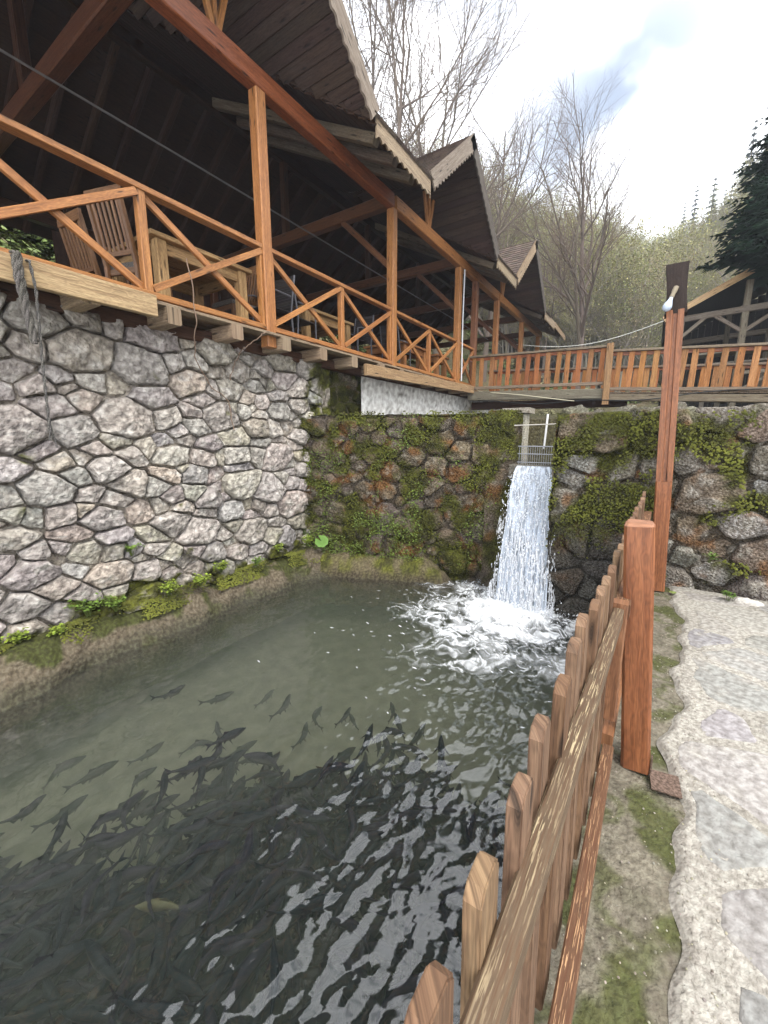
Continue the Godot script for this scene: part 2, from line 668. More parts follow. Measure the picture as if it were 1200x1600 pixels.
func land(x: float, z: float) -> float:
	var d := -z
	if d < 1.0:
		var side := maxf(0.0, absf(x) - 14.0)
		return maxf(side * 0.55, 2.1 + clampf((-9.9 - x) * 2.3, 0.0, 4.4) if x < -9.4 else 0.0)
	var r := ridge(clampf(x / maxf(d, 6.0), -2.5, 3.0))
	var far := maxf(d, absf(x) * 0.9)
	var foot := 19.0 if x > -7.0 else lerpf(19.0, 8.0, clampf((-7.0 - x) / 8.0, 0.0, 1.0))
	var t := clampf((far - foot) / maxf(r.x - foot, 1.0), 0.0, 1.0)
	var hgt := 2.2 + (r.x * r.y - 1.2) * (0.35 * t + 0.65 * t * t * (3.0 - 2.0 * t)) if far <= r.x else 2.2 + r.x * r.y - 1.2 - (far - r.x) * 0.05
	hgt += hill_noise.get_noise_2d(x, z) * 3.0 * smoothstep(25.0, 60.0, far)
	var bank := clampf((-9.9 - x) * 2.3, 0.0, 4.4)
	return maxf(hgt, 2.1 + bank)


func terrain() -> void:
	# the near ground: behind the right wall, round the hut and behind the pavilion
	var mb := MB.new()
	var far := []
	var zs := PackedFloat32Array()
	var q := 6.0
	while q > -260.0:
		zs.append(q)
		q -= 1.6 if q > -40.0 else 4.0
	var xs := PackedFloat32Array()
	q = -190.0
	while q < 190.0:
		xs.append(q)
		q += 1.5 if q > -40.0 and q < 30.0 else 6.0
	var nz := noise(33, 0.2, 3)
	for z in zs:
		for x in xs:
			var y := land(x, z)
			# the stream bed, the pond and the path lie lower, where other ground is laid
			if z > -15.3 and x > -9.3 and x < 8.5:
				y = -3.2 if z < -5.5 or x < 4.8 else -0.3
			elif z > -5.2 and x >= 8.5:
				y = -0.3
			var k := nz.get_noise_2d(x, z)
			mb.tint = Color(0.10, 0.105, 0.045).lerp(Color(0.17, 0.14, 0.085), clampf(0.5 + k, 0.0, 1.0))
			mb.vert(Vector3(x, y, z), Vector3.UP)
	var w := xs.size()
	for j in zs.size() - 1:
		for i in w - 1:
			var a := j * w + i
			mb.tri_i(a, a + 1, a + w + 1)
			mb.tri_i(a, a + w + 1, a + w)
	mb.smooth()
	tag(put("hillside", mb.mesh(), M.soil), "brown and green valley slopes rising behind the pavilion and bridge", "", "", "structure")
	# solid ground behind the right-hand wall and under the hut
	mb = MB.new()
	mb.tint = Color(0.13, 0.11, 0.06)
	mb.quad(Vector3(-0.75, 1.78, -5.15), Vector3(9, 1.78, -5.15), Vector3(9, 2.2, -15.5), Vector3(-0.75, 2.2, -15.5), Vector3.UP)
	mb.quad(Vector3(-0.75, 1.78, -5.15), Vector3(-0.75, 2.2, -15.5), Vector3(-0.75, -0.4, -15.5), Vector3(-0.75, -0.4, -5.15), Vector3.LEFT)
	tag(put("terrace_ground", mb.mesh(), M.soil), "raised earth terrace behind the right-hand stone wall", "", "", "structure")
	# bank under and behind the pavilion
	mb = MB.new()
	mb.tint = Color(0.1, 0.08, 0.05)
	mb.quad(Vector3(-5.0, 2.3, 4), Vector3(-5.0, 2.3, -19), Vector3(-12, 2.5, -19), Vector3(-12, 2.5, 4), Vector3.UP)
	tag(put("bank_ground", mb.mesh(), M.soil), "earth bank under the pavilion floor", "", "", "structure")


# ------------------------------------------------------------------ pond
const FALL := Vector3(-1.16, WATER_Y, -4.98)
var chop := noise(41, 1.0, 2)
var chop2 := noise(42, 1.0, 2)


func wave(x: float, z: float) -> float:
	var dx := x - FALL.x
	var dz := z - FALL.z
	var r := sqrt(dx * dx + dz * dz)
	var warp := chop.get_noise_2d(x * 0.9, z * 0.9) * 0.5
	var lively := exp(-r / 1.7) + 0.55 * smoothstep(-2.4, -0.9, x) * exp(-r / 9.0)
	var h := sin((r + warp) * 21.0) * 0.009 * exp(-r / 1.6)
	h += chop.get_noise_2d(x * 4.8 + warp, z * 3.3) * 0.029 * lively
	h += chop2.get_noise_2d(x * 12.0 + warp * 2.0, z * 8.0 + 7.0) * 0.0125 * lively
	h += chop.get_noise_2d(x * 22.0 + warp * 4.0, z * 15.0 + 3.0) * 0.0028 * lively
	h += chop2.get_noise_2d(x * 2.0, z * 2.0 + 31.0) * 0.004
	return h


func edge_x(z: float) -> float:
	# the pond's left waterline
	return -4.1 - 0.12 * sin((z + 0.2) * 0.72 + 3.6) + 0.2 * smoothstep(-3.8, -4.9, z) + 0.02 * sin(z * 5.0)


func pond() -> void:
	var mb := MB.new()
	var x0 := -4.7
	var x1 := 0.14
	var z0 := 1.6
	var z1 := -6.3
	var st := 0.02
	var nu := int((x1 - x0) / st)
	var nv := int((z0 - z1) / st)
	for j in nv + 1:
		for i in nu + 1:
			var x := x0 + i * st
			var z := z0 - j * st
			var e := 0.01
			var h := wave(x, z)
			mb.vert(Vector3(x, WATER_Y + h, z), Vector3(-(wave(x + e, z) - h) / e, 1, -(wave(x, z + e) - h) / e).normalized())
	for j in nv:
		for i in nu:
			var a := j * (nu + 1) + i
			mb.tri_i(a, a + 1, a + nu + 2)
			mb.tri_i(a, a + nu + 2, a + nu + 1)
	tag(put("pond_water", mb.mesh(), M.water), "dark green rippled water of the fish pond", "", "", "structure")
	# the murk in the water
	var fm := FogMaterial.new()
	fm.density = 0.85
	fm.albedo = Color(0.66, 0.7, 0.6)
	var fv := FogVolume.new()
	fv.name = "pond_murk"
	fv.shape = RenderingServer.FOG_VOLUME_SHAPE_BOX
	fv.size = Vector3(4.82, 1.1, 7.9)
	fv.position = Vector3(-2.28, WATER_Y - 0.045 - 0.55, -2.35)
	fv.material = fm
	add_child(fv)
	tag(fv, "cloudy greenish murk inside the pond water", "", "", "structure")
	# bed and the side under the fence
	mb = MB.new()
	mb.tint = Color(0.3, 0.3, 0.21)
	mb.quad(Vector3(x0, -1.3, z0), Vector3(x1, -1.3, z0), Vector3(x1, -1.3, z1), Vector3(x0, -1.3, z1), Vector3.UP)
	mb.quad(Vector3(x0, -1.62, z0), Vector3(x1, -1.62, z0), Vector3(x1, -0.02, z0), Vector3(x0, -0.02, z0), Vector3.FORWARD)
	tag(put("pond_bed", mb.mesh(), M.mud), "muddy bed of the fish pond", "", "", "structure")
	var nz := noise(44, 2.0, 4)
	var moss := noise(45, 3.0, 4)
	var m := sheet(Vector3(-0.17, -1.62, 1.6), Vector3(0, 0, -6.5), Vector3(0, 1.6, 0), 130, 30, func(p, _a, _b): return nz.get_noise_3dv(p) * -0.03, func(p): return Color(0.16, 0.14, 0.1).lerp(Color(0.05, 0.065, 0.015), smoothstep(-0.05, 0.3, moss.get_noise_3dv(p))))
	tag(put("pond_kerb_side", m, M.concrete), "mossy concrete side of the pond below the picket fence", "", "", "structure")
	# sloping concrete ledge along the left wall
	mb = MB.new()
	var coarse := [[0.14, -1.0], [0.05, -0.66], [0.0, -0.6], [-0.04, -0.52], [-0.1, -0.44], [-0.17, -0.36], [-0.25, -0.31], [-0.34, -0.27], [-0.45, -0.24], [-0.72, -0.22]]
	var prof := []
	for k in coarse.size() - 1:
		for q in 5:
			prof.append([lerpf(coarse[k][0], coarse[k + 1][0], q / 5.0), lerpf(coarse[k][1], coarse[k + 1][1], q / 5.0)])
	var nn := 330
	for i in nn + 1:
		var z := 1.6 - 6.9 * i / nn
		for k in prof.size():
			var p: Vector3 = Vector3(edge_x(z) + prof[k][0], prof[k][1], z)
			var d := nz.get_noise_3dv(p * 0.7) * 0.08 + nz.get_noise_3dv(p * 1.6) * 0.04
			p += Vector3(d, d * 0.7, 0)
			var g := smoothstep(0.0, 0.3, moss.get_noise_3dv(p * 0.8) + smoothstep(-0.55, -0.26, p.y) * 0.55 - 0.2)
			var wet := smoothstep(-0.42, -0.58, p.y + nz.get_noise_3dv(p) * 0.08)
			mb.tint = Color(0.155, 0.13, 0.097).lerp(Color(0.08, 0.075, 0.052), wet).lerp(Color(0.06, 0.07, 0.016), g * (1.0 - wet * 0.6))
			mb.vert(p, Vector3(1, 1, 0))
	var w := prof.size()
	for i in nn:
		for k in w - 1:
			var a := i * w + k
			mb.tri_i(a, a + 1, a + w + 1)
			mb.tri_i(a, a + w + 1, a + w)
	mb.smooth()
	tag(put("pond_ledge", mb.mesh(), M.concrete), "sloping concrete ledge between the stone wall and the pond", "", "", "structure")


# ------------------------------------------------------------------ path
func path_edge(z: float) -> float:
	return 0.2 + 0.1 * smoothstep(-1.6, -3.6, z) + 0.035 * sin(z * 3.1 + 1.0) + 0.02 * sin(z * 9.0) + 0.012 * sin(z * 23.0) + 0.05 * exp(-pow((z + 2.75) / 0.2, 2.0)) - 0.05 * exp(-pow((z + 2.15) / 0.25, 2.0))


func path() -> void:
	var nz := noise(51, 3.0, 5)
	var moss := noise(52, 2.2, 4)
	# mossy concrete strip under the fence
	var m := sheet(Vector3(-0.17, -0.012, 1.6), Vector3(0.75, 0, 0), Vector3(0, 0, -6.5), 60, 420, func(p, _a, _b): return -nz.get_noise_3dv(p * 1.4) * 0.012 - nz.get_noise_3dv(p * 6.0) * 0.004, func(p):
		var near := smoothstep(0.16, 0.0, absf(p.x - path_edge(p.z) + 0.03)) * 0.28
		var vein := 1.0 - absf(moss.get_noise_3dv(p * 0.7 + Vector3(3, 0, 9))) * 9.0
		var k := maxf(smoothstep(0.26, 0.44, moss.get_noise_3dv(p) + near * 1.1), smoothstep(0.2, 0.8, vein) * 0.7)
		var g := moss.get_noise_3dv(p * 3.0 + Vector3(5, 0, 0))
		var stone := Color(0.145, 0.13, 0.098).lerp(Color(0.21, 0.19, 0.148), clampf(g * 1.6 + 0.5, 0, 1))
		return stone.lerp(Color(0.065, 0.075, 0.018), k * 0.85))
	tag(put("concrete_strip", m, M.mortar), "mossy brown concrete strip under the picket fence", "", "", "structure")
	# the path: pale mortar with grey flagstones set in it
	var mb := MB.new()
	var nu := 110
	var nv := 320
	for j in nv + 1:
		var z := 1.6 - 6.5 * j / nv
		for i in nu + 1:
			var a := float(i) / nu
			var x := lerpf(path_edge(z), 5.5, a * a * 0.75 + a * 0.25)
			var p := Vector3(x, 0.022 * smoothstep(0.0, 0.02, a) - 0.01, z)
			p.y += nz.get_noise_3dv(p * 2.2) * 0.004 + nz.get_noise_3dv(p * 9.0) * 0.003
			var g := nz.get_noise_3dv(p * 0.8)
			mb.tint = Color(0.38, 0.362, 0.325).lerp(Color(0.3, 0.283, 0.25), clampf(g * 1.5 + 0.3, 0, 1))
			mb.vert(p, Vector3.UP)
	for j in nv:
		for i in nu:
			var a := j * (nu + 1) + i
			mb.tri_i(a, a + 1, a + nu + 2)
			mb.tri_i(a, a + nu + 2, a + nu + 1)
	mb.smooth()
	var pt := put("path", mb.mesh(), M.mortar)
	tag(pt, "pale mortared flagstone path beside the pond fence", "", "", "structure")
	var sites := scatter(5.2, 6.4, [[0.24, 0.29, 16], [0.17, 0.21, 60], [0.11, 0.14, 60]], 0.84, 1.0)
	var polys := cells(5.2, 6.4, sites, 1.0)
	var cols := [Color(0.285, 0.28, 0.27), Color(0.31, 0.305, 0.29), Color(0.26, 0.26, 0.255), Color(0.32, 0.31, 0.285)]
	for poly in polys:
		if poly.size() < 3:
			continue
		# on the ground: u = x, v = -z
		var clip := PackedVector2Array()
		for q in 40:
			var z := 1.5 - 6.3 * q / 39.0
			clip.append(Vector2(path_edge(z) + 0.07 + 0.05 * sin(z * 4.0), 1.5 - z))
		clip.append(Vector2(5.4, 6.3)); clip.append(Vector2(5.4, 0))
		var here := PackedVector2Array()
		for p in poly:
			here.append(p + Vector2(0.22, 0))
		for cut in Geometry2D.intersect_polygons(here, clip):
			var p2 := inset(cut, rng.randf_range(0.012, 0.026), 0.03)
			if p2.size() < 4:
				continue
			var mid := Vector2.ZERO
			for p in p2:
				mid += p / p2.size()
			var fl := PackedVector2Array()
			var nzk := rng.randf() * 20.0
			for p in p2:
				fl.append((p - mid) * (1.0 + 0.12 * nz.get_noise_2d(p.x * 1.2 + nzk, p.y * 1.2)))
			var base := tone(cols[rng.randi() % 4], 0.15)
			var far := 0.01
			for p in fl:
				far = maxf(far, p.length())
			var sm := rock_mesh(fl, 0.012, rng.randi() % 9999, 0.06, func(q): return base.lerp(Color(0.38, 0.36, 0.325), clampf(nz.get_noise_2d((q.x + mid.x) * 1.5, (q.y + mid.y) * 1.5) * 1.4 + smoothstep(0.55, 1.0, Vector2(q.x, q.y).length() / far) * 0.5 - 0.2, 0.0, 0.8)), 0.97, 0.02)
			var st := put("flagstone", sm, M.flag, pt, Vector3(mid.x, 0.006, 1.5 - mid.y))
			st.basis = Basis(Vector3.RIGHT, Vector3.FORWARD, Vector3.UP)


# ------------------------------------------------------------------ stone walls
var lichen := noise(61, 2.4, 5)
var fine := noise(62, 9.0, 3)


func moss_mix(c: Color, p: Vector3, k: float) -> Color:
	var a := clampf(lichen.get_noise_3dv(p * 2.0 + Vector3(9, 3, 1)) * 1.5 + 0.5, 0.0, 1.0)
	var green := Color(0.055, 0.057, 0.012).lerp(Color(0.14, 0.15, 0.024), a)
	return c.lerp(green, clampf(k, 0.0, 1.0))


func left_moss(p: Vector3) -> float:
	var low := smoothstep(0.1, -0.3, p.y) * 0.55 - 0.2 * smoothstep(-0.1, 0.3, p.y) + smoothstep(-4.2, -4.9, p.z) * 0.75
	return smoothstep(0.25, 0.5, lichen.get_noise_3dv(p) + low)


func dam_moss(p: Vector3) -> float:
	return smoothstep(-0.22, 0.22, lichen.get_noise_3dv(p * 0.9) - 0.08 + smoothstep(1.4, 1.9, p.y) * 0.16 + smoothstep(0.4, -0.4, p.y) * 0.12 + smoothstep(-3.4, -4.4, p.x) * 0.12 + smoothstep(-2.1, -1.6, p.x) * 0.22)


func right_moss(p: Vector3) -> float:
	return smoothstep(0.0, 0.28, lichen.get_noise_3dv(p * 0.8 + Vector3(7, 0, 0)) + smoothstep(0.6, -0.6, p.x) * 0.2 + smoothstep(0.9, 1.7, p.y) * 0.1 - 0.06)


func walls() -> void:
	var nz := noise(63, 1.6, 4)
	# left: grey rubble wall under the pavilion
	var lw := thing("stone_wall", "tall grey rubble stone wall under the pavilion's balcony, left of the pond", "wall", Vector3(-4.55, -0.3, -2.0))
	var o := Vector3(-4.56, -0.34, 1.3)
	var bs := Basis(Vector3(0, 0, -1), Vector3(0, 1, 0), Vector3(1, 0, 0))
	put("mortar", sheet(o - lw.position + Vector3(-0.01, 0, 0), Vector3(0, 0, -6.6), Vector3(0, 3.05, 0), 230, 110, func(p, _a, _b): return -(nz.get_noise_3dv(p * 2.0) * 0.02 + nz.get_noise_3dv(p * 6.0) * 0.022 - 0.001), func(p):
		return moss_mix(Color(0.29, 0.26, 0.22).lerp(Color(0.43, 0.39, 0.34), clampf(nz.get_noise_3dv(p * 3.0) + 0.5, 0, 1)), p + lw.position, left_moss(p + lw.position))), M.rock, lw)
	var w := 6.35
	var h := 3.0
	var sites := scatter(w, h, [[0.23, 0.29, 24], [0.15, 0.19, 70], [0.09, 0.12, 120], [0.048, 0.065, 140]], 0.82, 1.5)
	var gs := [Color(0.43, 0.4, 0.37), Color(0.49, 0.455, 0.42), Color(0.39, 0.365, 0.34), Color(0.485, 0.45, 0.41), Color(0.43, 0.395, 0.355), Color(0.44, 0.425, 0.405), Color(0.475, 0.42, 0.37)]
	lay_stones(lw, o, bs, cells(w, h, sites, 1.5), {"gap": 0.006, "round": 0.01, "hmin": 0.2, "hmax": 0.46, "hcap": 0.12, "colors": gs, "mat": M.rock, "step": 0.05, "flat": 0.25, "proud": 0.06,
		"paint": func(base: Color, p: Vector3) -> Color:
			var c := base * 0.97 * (1.0 + 0.5 * lichen.get_noise_3dv(p * 2.2))
			c = c.lerp(Color(0.62, 0.6, 0.57), smoothstep(0.2, 0.42, fine.get_noise_3dv(p * 0.6)) * 0.7)
			return moss_mix(c, p, left_moss(p))})
	# the dam: mossy wall across the stream
	var a := Vector3(-4.62, 0, -4.62)
	var b := Vector3(-1.55, 0, -5.72)
	var u := (b - a).normalized()
	var n := u.cross(Vector3.UP)
	n = n if n.z > 0 else -n
	var dw := thing("dam_wall", "moss-covered stone dam left of the waterfall", "wall", (a + b) / 2.0 + Vector3(0, -0.6, 0))
	var ln := a.distance_to(b)
	o = a + Vector3(0, -1.0, 0)
	var paint_d := func(base: Color, p: Vector3) -> Color:
		var c := base * (1.0 + 0.5 * lichen.get_noise_3dv(p * 2.5))
		c = c.lerp(Color(0.3, 0.13, 0.03), smoothstep(0.12, 0.35, lichen.get_noise_3dv(p * 0.9 + Vector3(3, 8, 1)) + 0.12 * smoothstep(-3.0, -2.2, p.x)) * 0.75)
		c = c.lerp(Color(0.5, 0.47, 0.42), smoothstep(0.3, 0.42, fine.get_noise_3dv(p * 0.8)) * 0.6)
		c = c.lerp(Color(0.09, 0.08, 0.07), smoothstep(-0.25, -0.55, p.y) * 0.7)
		return moss_mix(c, p, dam_moss(p))
	put("mortar", sheet(o - dw.position, u * (ln + 0.04), Vector3(0, 2.83, 0), 120, 110, func(p, _a, _b): return (nz.get_noise_3dv(p * 2.0) * 0.03 + nz.get_noise_3dv(p * 7.0) * 0.025 - 0.01), func(p): return paint_d.call(Color(0.17, 0.14, 0.11), p + dw.position)), M.mossy, dw)
	sites = scatter(ln, 2.8, [[0.2, 0.25, 8], [0.14, 0.17, 36], [0.09, 0.115, 70], [0.055, 0.07, 30]], 0.86, 1.15)
	var db := Basis(u, Vector3.UP, n)
	lay_stones(dw, o + n * -0.02, db, cells(ln, 2.8, sites, 1.15), {"gap": 0.012, "hmin": 0.25, "hmax": 0.55, "hcap": 0.12, "colors": [Color(0.22, 0.18, 0.14), Color(0.28, 0.23, 0.18), Color(0.2, 0.17, 0.15), Color(0.25, 0.2, 0.14)], "mat": M.mossy, "step": 0.045, "flat": 0.4, "round": 0.03, "paint": paint_d})
	# its top and the rounded buttress beside the fall
	var mb := MB.new()
	var rows := 60
	var seg := 26
	for i in rows + 1:
		var y := -1.1 + 2.97 * i / rows
		var lean := smoothstep(1.5, -0.8, y) * 0.16
		for k in seg + 1:
			var t := float(k) / seg
			var p := b + u * -0.42
			var half := 0.34
			# from the front face round the end and back along the channel
			if t < 0.4:
				p += u * (t / 0.4) * half + n * (0.03 + lean)
			elif t < 0.6:
				var ang := (t - 0.4) / 0.2 * PI / 2.0
				p += u * (half + sin(ang) * 0.1) + n * (0.03 + lean - 0.1 + cos(ang) * 0.1)
			else:
				p += u * (half + 0.1) + n * (lean - 0.07 - (t - 0.6) / 0.4 * 1.5)
			p.y = y
			var d := nz.get_noise_3dv(p * 2.2) * 0.05 + nz.get_noise_3dv(p * 7.0) * 0.02
			p += (n if t < 0.5 else u) * d
			mb.tint = paint_d.call(Color(0.24, 0.2, 0.16), p)
			mb.vert(p - dw.position, n if t < 0.5 else u)
	for i in rows:
		for k in seg:
			var q := i * (seg + 1) + k
			mb.tri_i(q, q + 1, q + seg + 2)
			mb.tri_i(q, q + seg + 2, q + seg + 1)
	mb.smooth()
	put("buttress", mb.mesh(), M.mossy, dw)
	put("coping", sheet(a + Vector3(0, 1.83, 0) + n * 0.02 - dw.position, u * (ln + 0.06), n * -0.75, 90, 24, func(p, _a, _b): return nz.get_noise_3dv(p * 2.0) * 0.03 + nz.get_noise_3dv(p * 8.0) * 0.012, func(p): return moss_mix(Color(0.45, 0.42, 0.36), p + dw.position, dam_moss(p + dw.position + Vector3(0, 0, 2)) * 0.8)), M.mossy, dw)
	# mossy concrete curb along its foot
	mb = MB.new()
	var curb := [[0.02, 0.02], [0.06, 0.0], [0.12, -0.03], [0.17, -0.08], [0.21, -0.15], [0.235, -0.23], [0.25, -0.32], [0.27, -0.45], [0.3, -0.7]]
	var cn := 150
	for i in cn + 1:
		var f := float(i) / cn
		for k in curb.size():
			var p: Vector3 = a + u * (0.15 + f * 2.55) + n * (curb[k][0] * (1.0 + 0.3 * (1.0 - f)) + 0.03)
			p.y = -0.31 + curb[k][1] - 0.45 * smoothstep(0.72, 1.0, f)
			p += n * (nz.get_noise_3dv(p * 1.5) * 0.05 + nz.get_noise_3dv(p * 5.0) * 0.02) + Vector3.UP * nz.get_noise_3dv(p * 2.0 + Vector3(9, 0, 0)) * 0.06
			mb.tint = moss_mix(Color(0.17, 0.14, 0.1).lerp(Color(0.09, 0.075, 0.052), smoothstep(-0.42, -0.58, p.y)), p, (0.25 + dam_moss(p)) * smoothstep(-0.6, -0.4, p.y))
			mb.vert(p - dw.position, (n + Vector3.UP).normalized())
	for i in cn:
		for k in curb.size() - 1:
			var q := i * curb.size() + k
			mb.tri_i(q, q + 1, q + curb.size() + 1)
			mb.tri_i(q, q + curb.size() + 1, q + curb.size())
	mb.smooth()
	put("curb", mb.mesh(), M.concrete, dw)
	# corner rubble between the grey wall and the dam, running on beneath the pavilion
	put("mortar", sheet(Vector3(-4.66, -0.4, -4.6) - dw.position, Vector3(0, 0, -1.6), Vector3(0, 3.1, 0), 60, 90, func(p, _a, _b): return -(nz.get_noise_3dv(p * 2.0) * 0.05 + nz.get_noise_3dv(p * 6.0) * 0.03), func(p): return moss_mix(Color(0.28, 0.24, 0.19), p + dw.position, dam_moss(p + dw.position) * 0.5)), M.mossy, dw)
	sites = scatter(1.6, 3.0, [[0.12, 0.16, 12], [0.08, 0.1, 20], [0.05, 0.06, 20]], 0.85, 1.3)
	lay_stones(dw, Vector3(-4.68, -0.34, -4.75), bs, cells(1.6, 3.0, sites, 1.3), {"gap": 0.01, "hmin": 0.25, "hmax": 0.55, "hcap": 0.1, "colors": [Color(0.32, 0.28, 0.23), Color(0.38, 0.34, 0.29), Color(0.27, 0.23, 0.18)], "mat": M.mossy, "step": 0.05, "flat": 0.4, "round": 0.02, "paint": paint_d})
	# right: big boulders
	var rw := thing("boulder_wall", "mossy wall of large boulders right of the waterfall", "wall", Vector3(1.6, 0, -4.95))
	o = Vector3(-0.95, -1.0, -5.0)
	var paint_r := func(base: Color, p: Vector3) -> Color:
		var c := base * (1.0 + 0.5 * lichen.get_noise_3dv(p * 2.0))
		c = c.lerp(Color(0.55, 0.53, 0.5), smoothstep(0.18, 0.34, fine.get_noise_3dv(p * 0.55)) * 0.8)
		c = c.lerp(Color(0.36, 0.17, 0.06), smoothstep(0.24, 0.42, lichen.get_noise_3dv(p * 1.1 + Vector3(1, 5, 1))) * 0.7)
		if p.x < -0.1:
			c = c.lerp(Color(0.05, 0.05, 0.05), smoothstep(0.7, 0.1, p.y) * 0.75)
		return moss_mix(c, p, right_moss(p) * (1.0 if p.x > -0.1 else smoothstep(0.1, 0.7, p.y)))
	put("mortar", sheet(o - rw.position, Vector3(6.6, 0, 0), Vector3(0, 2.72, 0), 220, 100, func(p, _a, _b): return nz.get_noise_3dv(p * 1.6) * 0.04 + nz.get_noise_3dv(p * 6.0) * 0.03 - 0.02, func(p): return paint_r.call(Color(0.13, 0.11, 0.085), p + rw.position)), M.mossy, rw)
	sites = scatter(6.5, 2.8, [[0.36, 0.44, 9], [0.24, 0.3, 18], [0.12, 0.16, 44], [0.06, 0.08, 60]], 0.85, 1.3)
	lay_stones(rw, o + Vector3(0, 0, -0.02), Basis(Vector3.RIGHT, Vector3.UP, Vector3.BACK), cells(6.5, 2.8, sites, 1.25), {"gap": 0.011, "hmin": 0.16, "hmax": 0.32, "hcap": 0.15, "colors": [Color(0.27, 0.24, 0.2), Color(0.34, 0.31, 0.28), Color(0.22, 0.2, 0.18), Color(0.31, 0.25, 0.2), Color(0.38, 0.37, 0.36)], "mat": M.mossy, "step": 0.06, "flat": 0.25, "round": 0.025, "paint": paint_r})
	# its flank along the channel, and stones lying along the top
	put("mortar", sheet(Vector3(-0.93, -1.0, -4.92) - rw.position, Vector3(-0.1, 0, -2.2), Vector3(0, 2.78, 0), 70, 90, func(p, _a, _b): return nz.get_noise_3dv(p * 1.8) * 0.04 + nz.get_noise_3dv(p * 6.0) * 0.02, func(p): return paint_r.call(Color(0.15, 0.13, 0.11), p + rw.position)), M.mossy, rw)
	for i in 26:
		var x := -0.8 + i * 0.23 + rng.randf_range(-0.07, 0.07)
		var r := rng.randf_range(0.1, 0.2)
		var poly := PackedVector2Array()
		var kk := 9
		for k in kk:
			var ang := TAU * k / kk
			poly.append(Vector2(cos(ang) * r * rng.randf_range(0.85, 1.2), sin(ang) * r * rng.randf_range(0.65, 0.9)))
		var at := Vector3(x, 1.72 + rng.randf_range(-0.02, 0.03), -5.05 - rng.randf() * 0.25)
		var base := tone(Color(0.36, 0.34, 0.31), 0.25)
		var tb := Basis(Vector3.RIGHT, Vector3.FORWARD, Vector3.UP) * Basis.from_euler(Vector3(rng.randf_range(-0.2, 0.5), rng.randf_range(-0.3, 0.3), rng.randf() * 3.0))
		var st := put("stone", rock_mesh(poly, r * rng.randf_range(0.5, 0.8), rng.randi() % 9999, 0.05, func(q): return moss_mix(base * (1.0 + 0.4 * fine.get_noise_3dv(at + q)), at + q, right_moss(at + q) * 0.5), 0.5), M.mossy, rw, at - rw.position)
		st.basis = tb
	# foundation of the pavilion beyond the dam
	var fw := thing("foundation_wall", "white plastered foundation wall under the pavilion, above the dam", "wall", Vector3(-4.72, 1.0, -9.0))
	put("plaster", sheet(Vector3(-4.52, 0.2, -6.1) - fw.position, Vector3(0, 0, -12.0), Vector3(0, 2.5, 0), 150, 40, func(p, _a, _b): return -nz.get_noise_3dv(p * 2.0) * 0.012, func(p):
		var g: Vector3 = p + fw.position
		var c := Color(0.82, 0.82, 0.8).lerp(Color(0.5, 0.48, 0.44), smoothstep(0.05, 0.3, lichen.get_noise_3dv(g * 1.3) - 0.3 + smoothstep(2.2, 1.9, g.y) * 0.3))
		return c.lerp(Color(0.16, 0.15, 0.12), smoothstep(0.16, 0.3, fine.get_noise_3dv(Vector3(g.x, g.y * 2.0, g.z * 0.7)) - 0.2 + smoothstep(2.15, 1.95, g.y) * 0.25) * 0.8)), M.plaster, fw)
	# the stream above the dam
	mb = MB.new()
	mb.quad(Vector3(-4.7, 1.21, -5.5), Vector3(-0.9, 1.21, -5.5), Vector3(-0.9, 1.21, -15), Vector3(-4.7, 1.21, -15), Vector3.UP)
	tag(put("stream_water", mb.mesh(), M.water), "stream water held back above the dam", "", "", "structure")
	# pier of the bridge in the channel
	var pier := thing("bridge_pier", "pale concrete pier in the channel behind the waterfall", "pier", Vector3(-2.22, 1.2, -8.2))
	mb = MB.new()
	mb.tint = Color(0.5, 0.49, 0.43)
	mb.beam(Vector3(0, -0.9, 0), Vector3(0, 0.75, 0), 0.24, 0.3)
	put("shaft", mb.mesh(), M.concrete, pier)
	mb = MB.new()
	mb.tint = Color(0.4, 0.38, 0.34)
	mb.beam(Vector3(-0.3, 0.81, 0), Vector3(0.22, 0.81, 0), 0.4, 0.1)
	put("cap", mb.mesh(), M.concrete, pier)


# ------------------------------------------------------------------ pavilion
const BAYS := [2.15, -0.8, -3.77, -6.72, -9.69, -12.5, -15.2, -17.6]
const PERIOD := 4.85
const GABLES := [1.6, -3.25, -8.1, -12.95]


func main_y(x: float) -> float:
	# upper face of the main roof over x
	return EAVE_Y + 0.51 * (EAVE_X - x) if x > -6.9 else EAVE_Y + 0.51 * 3.5 - 0.68 * (-6.9 - x)


